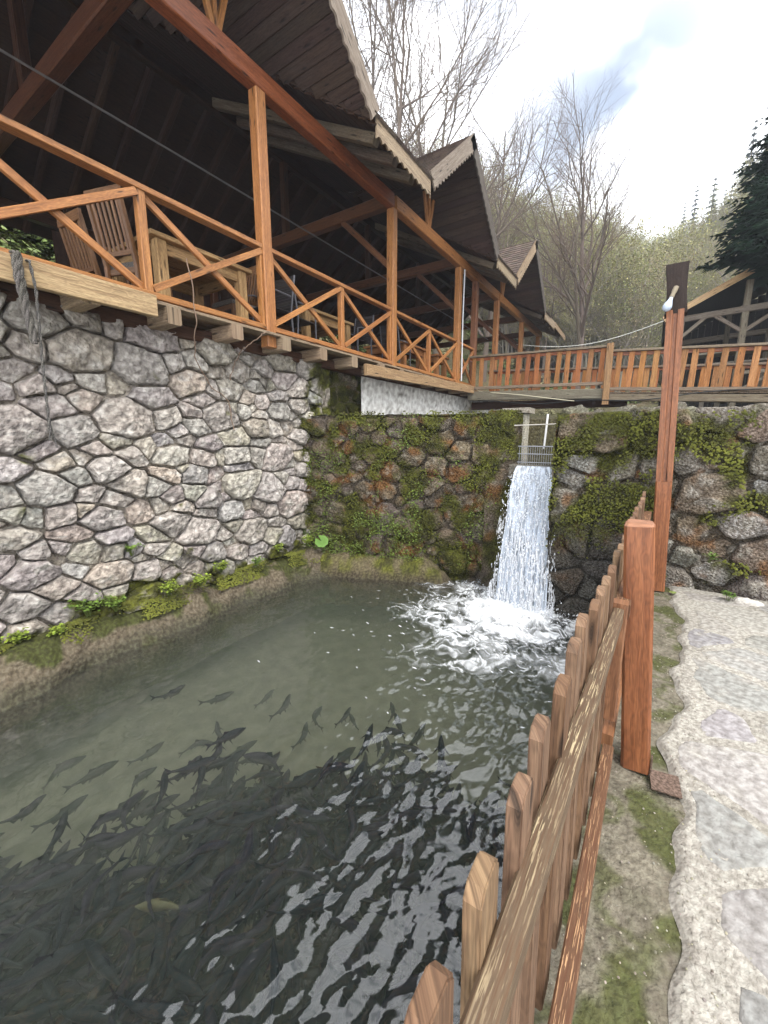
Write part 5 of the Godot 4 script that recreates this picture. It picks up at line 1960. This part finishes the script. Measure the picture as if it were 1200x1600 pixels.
func weed(label: String, at: Vector3, size: float, col: Color, count: int) -> void:
	var t := thing("weed", label, "plant", at, "green weeds along the foot of the stone wall")
	var st := MB.new()
	var lf := MB.new()
	for i in count:
		var a := rng.randf() * TAU
		var lean := rng.randf_range(0.1, 0.9)
		var h := size * rng.randf_range(0.4, 1.0)
		var tip := Vector3(cos(a) * lean * size * 0.9 + 0.02, h, sin(a) * lean * size)
		st.tint = Color(0.1, 0.13, 0.03)
		st.tube([Vector3(tip.x * 0.1, -0.02, tip.z * 0.1), Vector3(tip.x * 0.4, h * 0.65, tip.z * 0.4), tip], [0.0022, 0.0018, 0.001], 3)
		for k in 5:
			var f := rng.randf_range(0.55, 1.0)
			var p := Vector3(tip.x * f, h * f, tip.z * f) + Vector3(rng.randfn(), rng.randfn() * 0.6, rng.randfn()) * size * 0.12
			leaf_fan(lf, p, Vector3(rng.randf_range(-0.3, 0.7), 1.0, rng.randf_range(-0.5, 0.5)).normalized(), rng.randf_range(0.009, 0.02), col)
	put("stems", st.mesh(), M.leaf, t)
	tag(put("leaves", lf.mesh(), M.leaf, t), "", "", "", "stuff")


func many(called: String, mesh: Mesh, m: Material, list: Array, cols: Array, label: String, category := "", under: Node = self) -> MultiMeshInstance3D:
	var mm := MultiMesh.new()
	mm.transform_format = MultiMesh.TRANSFORM_3D
	mm.use_colors = cols.size() > 0
	mm.mesh = mesh
	mm.instance_count = list.size()
	for i in list.size():
		mm.set_instance_transform(i, list[i])
		if cols.size():
			mm.set_instance_color(i, cols[i])
	var mi := MultiMeshInstance3D.new()
	mi.name = numbered(called, under)
	mi.multimesh = mm
	mi.material_override = m
	under.add_child(mi, true)
	tag(mi, label, category, "", "stuff")
	return mi


func greenery() -> void:
	var bright := Color(0.2, 0.26, 0.035)
	var spring := Color(0.12, 0.19, 0.032)
	var spots := [
		["bright yellow-green weed at the ledge's near left end", Vector3(-4.42, -0.24, -0.95), 0.13, bright, 26],
		["low yellow-green weed on the mossy ledge, second from the left", Vector3(-4.36, -0.26, -1.18), 0.1, bright, 22],
		["taller leafy green weed against the stones left of the hanging rope's foot", Vector3(-4.46, -0.2, -1.5), 0.2, spring, 30],
		["leafy green weed right beside the tall one on the ledge", Vector3(-4.4, -0.22, -1.72), 0.17, spring, 26],
		["small weed growing from a crack higher in the grey wall", Vector3(-4.46, 0.3, -1.95), 0.12, spring, 14],
		["spreading light green weed in the middle of the ledge", Vector3(-4.38, -0.22, -2.25), 0.15, bright, 34],
		["feathery light green weed right of the ledge's middle", Vector3(-4.36, -0.22, -2.62), 0.14, bright, 34],
		["light green weed under the pinkish stones", Vector3(-4.42, -0.16, -2.95), 0.14, bright, 30],
		["small green weed low on the ledge farther along", Vector3(-4.36, -0.2, -3.45), 0.11, spring, 26],
		["green weed near the mossy corner rocks", Vector3(-4.42, -0.12, -3.9), 0.12, bright, 24],
		["trailing green weed beside the big round leaf", Vector3(-4.34, -0.12, -4.4), 0.14, bright, 30]]
	for s in spots:
		weed(s[0], s[1], s[2], s[3], s[4])
	# small leaves hanging over the dam's face, moss cushions on walls and ledge
	var lf := MB.new()
	lf.tint = Color(1, 1, 1)
	rng.seed = 77
	leaf_fan(lf, Vector3.ZERO, Vector3.UP, 1.0, Color(1, 1, 1))
	lf.tint = Color(1, 1, 1)
	var leafmesh := lf.mesh()
	var a := Vector3(-4.62, 0, -4.62)
	var b := Vector3(-1.55, 0, -5.72)
	var u := (b - a).normalized()
	var n := Vector3(-u.z, 0, u.x)
	var grow := noise(91, 1.3, 4)
	var list := []
	var cols := []
	for i in 30000:
		var s := rng.randf() * 3.0
		var y := rng.randf_range(-0.35, 1.85)
		var p := a + u * s
		p.y = y
		var want := smoothstep(0.0, 0.4, grow.get_noise_3dv(p) + smoothstep(0.9, -0.2, y) * smoothstep(2.4, 0.9, s) * 0.5 - 0.1)
		if rng.randf() > want * lerpf(0.3, 0.75, smoothstep(0.9, -0.1, y) * smoothstep(2.3, 0.9, s)):
			continue
		p += n * (0.05 + rng.randf() * 0.07)
		var r := rng.randf_range(0.006, 0.016)
		list.append(Transform3D(Basis.from_euler(Vector3(rng.randf_range(0.2, 1.4), atan2(n.x, n.z) + rng.randf_range(-0.7, 0.7), rng.randf_range(-0.4, 0.4))).scaled(Vector3.ONE * r), p))
		cols.append(tone(Color(0.15, 0.21, 0.035), 0.45))
	many("creeping_plants", leafmesh, M.leaf, list, cols, "small-leaved creeping plants covering the dam's face", "plants")
	# moss cushions
	var dome := MB.new()
	var dn := noise(92, 1.6, 2)
	for j in 4:
		for k in 9:
			var el := PI / 2.0 * j / 3.0
			var az := TAU * k / 8
			var d := Vector3(cos(az) * cos(el), sin(el) * 0.55, sin(az) * cos(el))
			d *= 1.0 + 0.35 * dn.get_noise_3dv(d * 1.5)
			dome.vert(d, d)
	for j in 3:
		for k in 8:
			var q := j * 9 + k
			dome.tri_i(q, q + 1, q + 10); dome.tri_i(q, q + 10, q + 9)
	dome.smooth()
	var dm := dome.mesh()
	list = []
	cols = []
	for i in 90000:
		var which := i % 3
		var p: Vector3
		var nn: Vector3
		var k: float
		if which == 0:
			var s := rng.randf() * 3.2
			p = a + u * s
			p.y = rng.randf_range(-0.45, 1.88)
			nn = n
			k = dam_moss(p) * 0.55
			p += n * (0.015 + rng.randf() * 0.06)
		elif which == 1:
			p = Vector3(rng.randf_range(-0.95, 3.2), rng.randf_range(-0.2, 1.75), -4.9)
			nn = Vector3.BACK
			k = right_moss(p) * (1.0 if p.x > -0.1 else smoothstep(0.1, 0.7, p.y)) * 0.8
			p.z -= 0.06 - rng.randf() * 0.09
		else:
			var z := rng.randf_range(0.2, -5.0)
			var f := rng.randf()
			p = Vector3(edge_x(z) - 0.12 - f * 0.4, -0.4 + minf(f * 0.5, 0.15) + rng.randf() * 0.02, z)
			nn = Vector3(0.5, 1, 0).normalized()
			k = smoothstep(0.05, 0.4, grow.get_noise_3dv(p * 1.2) + f * 0.3 + 0.04) * 0.8
		if rng.randf() > k:
			continue
		var t := nn.cross(Vector3(0.3, 0.5, 0.8)).normalized()
		var r := rng.randf_range(0.004, 0.013)
		var bs := Basis(t, nn, t.cross(nn)).rotated(nn, rng.randf() * TAU)
		list.append(Transform3D(bs.scaled(Vector3.ONE * r) if false else Basis(bs.x * r, bs.y * r * 0.4, bs.z * r), p))
		var c := Color(0.055, 0.058, 0.012).lerp(Color(0.14, 0.15, 0.024), clampf(grow.get_noise_3dv(p * 1.7 + Vector3(5, 5, 5)) + 0.35 + (0.3 if which == 2 else 0.0), 0, 1))
		cols.append(tone(c, 0.25))
	many("moss", dm, M.moss, list, cols, "green moss cushions on the dam, the boulder wall and the ledge", "moss")
	# the big round leaf
	var bl := thing("coltsfoot_leaf", "large round bright green leaf low on the mossy corner rocks", "plant", Vector3(-4.2, -0.14, -4.62))
	var mb := MB.new()
	mb.tint = Color(0.14, 0.3, 0.04)
	mb.tube([Vector3(0, -0.1, -0.03), Vector3(0.0, 0.0, 0.0), Vector3(0.0, 0.04, 0.03)], [0.004, 0.004, 0.003], 6)
	put("stalk", mb.mesh(), M.leaf, bl)
	mb = MB.new()
	var nn := Vector3(0.45, 0.6, 0.6).normalized()
	var uu := nn.cross(Vector3.UP).normalized()
	var ww := nn.cross(uu)
	var kk := 22
	mb.tint = Color(0.1, 0.2, 0.035)
	var ctr := mb.vert(Vector3(0, 0.04, 0.03), nn)
	var r1 := []
	var r2 := []
	for i in kk + 1:
		var ang := 2.6 + (TAU - 0.5) * i / kk
		var r := 0.105 * (1.0 + 0.06 * sin(i * 2.1)) 
		mb.tint = Color(0.1, 0.2, 0.035)
		r1.append(mb.vert(Vector3(0, 0.04, 0.03) + (ww * cos(ang) + uu * sin(ang)) * r * 0.55 + nn * (0.012 + 0.006 * (i % 2)), nn))
		mb.tint = Color(0.13, 0.25, 0.05)
		r2.append(mb.vert(Vector3(0, 0.04, 0.03) + (ww * cos(ang) + uu * sin(ang)) * r + nn * (0.004 + 0.008 * (i % 2)), nn))
	for i in kk:
		mb.tri_i(ctr, r1[i], r1[i + 1])
		mb.tri_i(r1[i], r2[i], r2[i + 1]); mb.tri_i(r1[i], r2[i + 1], r1[i + 1])
	mb.smooth()
	put("leaf_blade", mb.mesh(), M.leaf, bl)


# ------------------------------------------------------------------ trees
# A leafless tree; twigs are thin three-sided tubes.
func grow_branch(mb: MB, p: Vector3, d: Vector3, l: float, r: float, level: int, opt: Dictionary, twigs: MB) -> void:
	var n := 5 if level == 0 else (4 if level < 3 else 3)
	var pts := [p]
	var rr := [r]
	var dir := d
	var tip_r: float = r * (0.12 if level == 0 else 0.3)
	for i in n:
		dir = (dir + Vector3(rng.randfn(), rng.randfn() * 0.6, rng.randfn()) * opt.bend * (0.35 if level == 0 else 1.0) + Vector3(0, opt.lift * (0.3 if level == 0 else 1.0), 0)).normalized()
		pts.append(pts[i] + dir * l / n)
		rr.append(lerpf(r, tip_r, float(i + 1) / n))
	var m := mb if level < 3 else twigs
	m.tint = tone(opt.bark if level < 3 else opt.twig, 0.15)
	m.tube(pts, rr, [8, 6, 4, 3, 3, 3][level])
	if opt.get("bud", 0.0) > 0.0 and level >= opt.levels - 1:
		for k in int(opt.bud):
			m.tint = tone(opt.budcol, 0.3)
			leaf_fan(m, pts[1 + rng.randi() % n] + Vector3(rng.randfn(), rng.randfn(), rng.randfn()) * opt.budsize * 1.2, Vector3(rng.randfn(), rng.randfn() + 0.6, rng.randfn()).normalized(), opt.budsize * rng.randf_range(0.5, 1.2), opt.budcol)
	if level >= opt.levels:
		return
	var kids: int = opt.kids[level]
	for k in kids:
		var f: float = lerpf(opt.start[level], 1.0, (k + rng.randf()) / kids)
		var seg := clampi(int(f * n), 0, n - 1)
		var q: Vector3 = (pts[seg] as Vector3).lerp(pts[seg + 1], f * n - seg)
		var ax: Vector3 = (pts[seg + 1] - pts[seg]).normalized()
		var side := ax.cross(Vector3(rng.randfn(), rng.randfn(), rng.randfn())).normalized()
		var sp: float = opt.spread[level] * rng.randf_range(0.75, 1.25)
		var nd := (ax * cos(sp) + side * sin(sp)).normalized()
		var cl: float = l * opt.ratio[level] * rng.randf_range(0.7, 1.15) * (1.15 - 0.45 * f)
		grow_branch(mb, q, nd, cl, minf(lerpf(r, tip_r, f) * 0.62, opt.cap[level]), level + 1, opt, twigs)


func bare_tree(called: String, label: String, at: Vector3, height: float, r: float, opt: Dictionary, group := "") -> void:
	var t := thing(called, label, "tree", at, group)
	var mb := MB.new()
	var tw := MB.new()
	grow_branch(mb, Vector3(0, -0.3, 0), opt.get("lean", Vector3.UP), height, r, 0, opt, tw)
	put("trunk", mb.mesh(), M.bark, t)
	tag(put("twigs", tw.mesh(), M.bark, t), "", "", "", "stuff")


func conifer_mesh(h: float, wide: float, whorls: int, per: int, seed_: int, fine_: int, col: Color, low := 0.06) -> Array:
	var r := RandomNumberGenerator.new()
	r.seed = seed_
	var tr := MB.new()
	tr.tint = Color(0.09, 0.07, 0.055)
	tr.tube([Vector3(0, -0.5, 0), Vector3(0, h * 0.5, 0), Vector3(0, h, 0)], [h * 0.018, h * 0.011, h * 0.002], 7)
	var lf := MB.new()
	for k in whorls:
		var f := (k + 0.3) / whorls
		var y := h * (low + (1.0 - low) * f)
		var reach := wide * pow(1.0 - f, 0.85) + wide * 0.03
		for j in per:
			var az := TAU * (j + r.randf()) / per + k * 1.3
			var l := reach * r.randf_range(0.7, 1.12)
			var out := Vector3(cos(az), 0, sin(az))
			var side := Vector3(-sin(az), 0, cos(az))
			for s in fine_:
				var g: float = (s + r.randf()) / fine_
				var droop := -0.28 * l * g + 0.16 * l * g * g
				var p := Vector3(0, y + droop + r.randf_range(-0.02, 0.02) * h * 0.3, 0) + out * l * g
				var w := l * 0.32 * (1.05 - g) + wide * 0.03
				for sgn in [-1.0, 1.0]:
					lf.tint = col * r.randf_range(0.6, 1.35)
					var e: Vector3 = p + side * sgn * w * r.randf_range(0.6, 1.1) + out * w * 0.7 + Vector3(0, -w * r.randf_range(0.1, 0.5), 0)
					var th := w * r.randf_range(0.12, 0.22)
					lf.tri(p + out * th, p - out * th, e, Vector3(r.randf_range(-0.3, 0.3), 1, r.randf_range(-0.3, 0.3)).normalized())
					lf.tri(p + Vector3(0, th, 0), p - Vector3(0, th * 1.4, 0), e, (out + Vector3(0, 0.5, 0)).normalized())
	return [tr.mesh(), lf.mesh()]


func trees() -> void:
	rng.seed = 4242
	var willow := {"bend": 0.13, "lift": 0.07, "levels": 4, "kids": [13, 9, 8, 6, 0], "start": [0.2, 0.2, 0.15, 0.12, 0], "spread": [0.72, 0.66, 0.62, 0.58, 0.5], "ratio": [0.52, 0.55, 0.5, 0.5, 0.5], "cap": [0.085, 0.036, 0.016, 0.0105, 0.009], "bark": Color(0.13, 0.105, 0.085), "twig": Color(0.15, 0.115, 0.09)}
	bare_tree("bare_tree", "slender leafless tree standing alone beyond the footbridge, against the hillside", Vector3(-3.1, 3.0, -20.0), 9.6, 0.17, willow.merged({"lean": Vector3(-0.03, 1, 0).normalized(), "kids": [14, 9, 8, 6, 0]}, true))
	bare_tree("bare_tree", "leafless tree with fine upright twigs behind the middle gable", Vector3(-9.6, 4.6, -19.5), 13.5, 0.2, willow.merged({"lift": 0.12, "kids": [13, 9, 8, 6, 0]}, true))
	var big := willow.merged({"kids": [15, 11, 9, 6, 0], "bud": 1.0, "budcol": Color(0.16, 0.13, 0.08), "budsize": 0.02, "lift": 0.06}, true)
	bare_tree("bare_tree", "large leafless tree whose twigs fill the sky above the first gable", Vector3(-10.4, 5.0, -16.3), 16.0, 0.17, big)
	bare_tree("bare_tree", "leafless tree behind the pavilion, its crown above the first roof valley", Vector3(-12.2, 5.5, -19.5), 17.0, 0.18, big)
	bare_tree("bare_tree", "leafless tree at the gap between second and third gable", Vector3(-9.2, 3.8, -25.0), 15.0, 0.19, willow)
	bare_tree("bare_tree", "young leafless tree on the slope above the third gable", Vector3(-6.8, 4.2, -29.0), 9.0, 0.13, willow.merged({"kids": [9, 7, 6, 4, 0]}, true))
	# the dark fir at the right edge
	var fir := thing("fir_tree", "tall dark green fir at the right edge, in front of the hut's roof", "tree", Vector3(3.25, 2.2, -15.0))
	var fm := conifer_mesh(12.5, 2.5, 58, 18, 5, 32, Color(0.014, 0.035, 0.018), 0.33)
	put("trunk", fm[0], M.bark, fir)
	tag(put("crown", fm[1], M.leaf, fir), "", "", "", "stuff")
	# conifers on the right-hand ridge
	var kinds := []
	for k in 3:
		kinds.append(conifer_mesh(9.0, 1.7, 20, 7, 60 + k, 8, Color(0.018, 0.04, 0.022)))
	var spots := [[0.035, 96], [0.05, 92], [0.062, 99], [0.075, 90], [0.085, 84], [0.095, 92], [0.103, 80], [0.112, 86], [0.02, 104], [0.005, 112], [0.12, 78], [0.13, 84], [0.142, 76], [0.155, 82], [0.17, 78], [0.19, 76], [0.07, 78], [0.09, 72], [0.108, 70], [0.045, 84], [0.125, 68]]
	spots.sort_custom(func(p, q): return p[0] < q[0])
	for i in spots.size():
		var q: Array = spots[i]
		var z: float = -q[1]
		var x: float = q[0] * q[1]
		var t := thing("conifer", "dark conifer along the hazy right-hand ridge, %s from the left" % ORDER[i], "tree", Vector3(x, land(x, z) - 0.4, z), "conifers on the far right ridge")
		var s := rng.randf_range(1.2, 1.9)
		t.scale = Vector3(s, s * rng.randf_range(0.9, 1.15), s)
		t.rotation.y = rng.randf() * TAU
		var km: Array = kinds[i % 3]
		put("trunk", km[0], M.bark, t)
		tag(put("crown", km[1], M.leaf, t), "", "", "", "stuff")
	# the leafless wood on the hillsides
	var var_opt := willow.merged({"levels": 3, "kids": [9, 6, 5, 0], "bud": 4.0, "budcol": Color(0.22, 0.21, 0.07), "budsize": 0.055, "cap": [0.07, 0.035, 0.02, 0.012], "bark": Color(0.28, 0.25, 0.2), "twig": Color(0.32, 0.28, 0.19)}, true)
	var wood := thing("hillside_wood", "hazy leafless wood with first yellow-green buds covering the hillsides", "wood", Vector3(0, 0, -60))
	tag(wood, "", "", "", "stuff")
	for k in 4:
		var mb := MB.new()
		grow_branch(mb, Vector3(0, -0.4, 0), Vector3.UP, 8.0, 0.11, 0, var_opt.merged({"budcol": [Color(0.3, 0.28, 0.12), Color(0.27, 0.265, 0.11), Color(0.3, 0.26, 0.15), Color(0.23, 0.245, 0.1)][k], "lift": [0.05, 0.12, 0.02, 0.08][k]}, true), mb)
		var list := []
		var cols := []
		var tries := 0
		while list.size() < 900 and tries < 30000:
			tries += 1
			var dd := 30.0 + 125.0 * pow(rng.randf(), 1.2)
			var uu := rng.randf_range(-1.1, 0.55)
			var z := -dd
			var x := uu * dd
			var rd := ridge(clampf(uu, -2.5, 3.0))
			if dd > rd.x + 12.0:
				continue
			if uu > 0.02 and dd < 62.0 and rng.randf() < 0.75:
				continue
			if x > -7.5 and dd < 30.0:
				continue
			if x > -1.0 and x < 9.0 and dd < 34.0:
				continue
			var s := rng.randf_range(0.45, 0.95)
			list.append(Transform3D(Basis.from_euler(Vector3(rng.randfn() * 0.06, rng.randf() * TAU, rng.randfn() * 0.06)).scaled(Vector3(s, s * rng.randf_range(0.85, 1.2), s)), Vector3(x, land(x, z), z) - wood.position))
			cols.append(tone(Color(0.9, 0.9, 0.9), 0.3))
		many("tree_stand", mb.mesh(), M.bark, list, cols, "", "", wood)
	# undergrowth: bushes behind the pavilion and along the foot of the hills
	var bush := MB.new()
	for i in 260:
		var d := Vector3(rng.randfn(), absf(rng.randfn()), rng.randfn()).normalized() * rng.randf_range(0.35, 1.0)
		d.y *= 0.8
		if i % 2 == 0:
			bush.tint = Color(0.3, 0.25, 0.15)
			bush.tube([d * 0.3, d, d * 1.25 + Vector3(0, -0.1, 0)], [0.012, 0.008, 0.003], 3)
		leaf_fan(bush, d, (d + Vector3(0, 0.5, 0)).normalized(), rng.randf_range(0.04, 0.1), Color(1.0, 1.0, 1.0))
	var bm := bush.mesh()
	var bl := []
	var bc := []
	for i in 2000:
		var z := rng.randf_range(4.0, -22.0)
		var x := rng.randf_range(-12.5, -10.1)
		if i > 1300:
			z = rng.randf_range(-21.0, -60.0)
			x = rng.randf_range(-30.0, 10.0)
			if x > -1.2 and z > -24.0:
				continue
		var s := rng.randf_range(0.35, 1.0)
		bl.append(Transform3D(Basis.from_euler(Vector3(0, rng.randf() * TAU, 0)).scaled(Vector3.ONE * s), Vector3(x, land(x, z) - 0.05, z)))
		bc.append(tone(Color(0.13, 0.18, 0.045) if rng.randf() < 0.6 else Color(0.26, 0.24, 0.12), 0.35))
	many("undergrowth", bm, M.leaf, bl, bc, "green and straw-coloured undergrowth on the slope behind the pavilion", "undergrowth")


# ------------------------------------------------------------------ small things
func rope_line(pts: Array, r: float, strands: int, twist: float, col: Color, mb: MB) -> void:
	var fineline := []
	for i in pts.size() - 1:
		var n := maxi(2, int((pts[i] as Vector3).distance_to(pts[i + 1]) / 0.012))
		for k in n:
			fineline.append((pts[i] as Vector3).lerp(pts[i + 1], float(k) / n))
	fineline.append(pts[pts.size() - 1])
	for s in strands:
		var sp := []
		var rr := []
		for i in fineline.size():
			var a := TAU * s / strands + i * twist
			sp.append(fineline[i] + Vector3(cos(a) * r * 0.5, 0, sin(a) * r * 0.5))
			rr.append(r * 0.58)
		mb.tint = tone(col, 0.12)
		mb.tube(sp, rr, 5)


func small_things() -> void:
	rng.seed = 99
	var rp := thing("rope", "frayed grey rope looped over the balcony beam and hanging down the wall", "rope", Vector3(-4.02, 2.6, -1.22))
	var mb := MB.new()
	rope_line([Vector3(-0.05, 0.24, 0.0), Vector3(0.03, 0.22, 0.0), Vector3(0.035, 0.1, 0.005), Vector3(0.02, -0.15, -0.01), Vector3(0.025, -0.38, -0.03)], 0.026, 3, 0.32, Color(0.46, 0.42, 0.37), mb)
	rope_line([Vector3(0.03, 0.2, 0.02), Vector3(0.045, 0.05, 0.025), Vector3(0.035, -0.2, 0.0), Vector3(0.04, -0.4, -0.02)], 0.022, 3, 0.32, Color(0.5, 0.46, 0.41), mb)
	put("thick_rope", mb.mesh(), M.rope, rp)
	mb = MB.new()
	rope_line([Vector3(-0.04, 0.2, -0.06), Vector3(0.03, 0.19, -0.065), Vector3(0.03, 0.0, -0.08), Vector3(0.02, -0.5, -0.06), Vector3(-0.02, -1.12, -0.05)], 0.011, 2, 0.5, Color(0.52, 0.49, 0.45), mb)
	rope_line([Vector3(0.0, -0.85, -0.055), Vector3(-0.05, -1.0, -0.07), Vector3(-0.06, -1.18, -0.1)], 0.009, 2, 0.5, Color(0.52, 0.49, 0.45), mb)
	put("thin_cord", mb.mesh(), M.rope, rp)
	# dry twigs hanging from the balcony
	var lists := [["dry brown twig hanging from the balcony edge in front of the pale table", [Vector3(-4.12, 3.28, -2.62), Vector3(-4.1, 3.0, -2.66), Vector3(-4.1, 2.7, -2.66), Vector3(-4.3, 2.35, -2.75), Vector3(-4.42, 2.1, -3.0), Vector3(-4.46, 1.95, -3.25), Vector3(-4.45, 1.6, -3.3)]], ["short dry vine curling from the foot of the first tall post", [Vector3(-4.1, 2.8, -3.65), Vector3(-4.08, 2.72, -3.5), Vector3(-4.25, 2.55, -3.35), Vector3(-4.42, 2.4, -3.35), Vector3(-4.47, 2.2, -3.3)]]]
	for q in lists:
		mb = MB.new()
		mb.tint = Color(0.2, 0.14, 0.1)
		var c := Curve3D.new()
		for p in q[1]:
			c.add_point(p)
		var pts := []
		for i in 30:
			pts.append(c.sample_baked(c.get_baked_length() * i / 29.0, true) + Vector3(rng.randfn(), rng.randfn(), rng.randfn()) * 0.006)
		mb.tube(pts, pts.map(func(_p): return 0.006), 5)
		tag(put("twig", mb.mesh(), M.bark), q[0], "twig")
	# the white stone and the leaf on the path by the wall
	var poly := PackedVector2Array()
	for k in 9:
		var ang := TAU * k / 9.0
		poly.append(Vector2(cos(ang) * 0.1 * rng.randf_range(0.8, 1.2), sin(ang) * 0.055 * rng.randf_range(0.8, 1.2)))
	var st := put("stone", rock_mesh(poly, 0.06, 12, 0.03, func(_q): return Color(0.6, 0.58, 0.54), 0.2, 0.01), M.flag, self, Vector3(0.86, 0.012, -4.72))
	st.basis = Basis(Vector3.RIGHT, Vector3.FORWARD, Vector3.UP)
	tag(st, "small loose white stone at the foot of the boulder wall", "stone")
	var list := []
	mb = MB.new()
	mb.tint = Color(0.2, 0.24, 0.07)
	leaf_fan(mb, Vector3.ZERO, Vector3.UP, 0.045, Color(0.2, 0.24, 0.07))
	tag(put("fallen_leaf", mb.mesh(), M.leaf, self, Vector3(0.3, 0.02, -4.66)), "greenish leaf lying at the lamp post's foot", "leaf")
	# pebbles and grit on the strip and in the mortar
	var ball := SphereMesh.new()
	ball.radius = 1.0
	ball.height = 1.5
	ball.radial_segments = 7
	ball.rings = 4
	list = []
	var cols := []
	for i in 1500:
		var z := rng.randf_range(0.6, -4.7)
		var x := path_edge(z) + rng.randf_range(-0.28, 0.16)
		if rng.randf() < 0.45:
			x = path_edge(z) + absf(rng.randfn()) * 0.5
		var r := rng.randf_range(0.0012, 0.0045)
		list.append(Transform3D(Basis.from_euler(Vector3(rng.randf(), rng.randf() * TAU, 0)).scaled(Vector3(r, r * 0.7, r * rng.randf_range(0.7, 1.4))), Vector3(x, 0.0 if x < path_edge(z) else 0.013, z)))
		cols.append(tone(Color(0.24, 0.215, 0.17), 0.45))
	many("grit", ball, M.plain, list, cols, "fine grit and pebbles scattered on the concrete strip and path", "grit")
	# young weeds in front of the boulder wall
	for q in [["small green weed at the foot of the boulder wall, right of the lamp post", Vector3(0.55, 0.35, -4.78)], ["tiny weed beside the loose white stone", Vector3(0.72, 0.02, -4.7)], ["weed sprouting at the bottom of the lamp post", Vector3(0.05, 0.0, -4.78)]]:
		weed(q[0], q[1], 0.1, Color(0.1, 0.17, 0.03), 10)
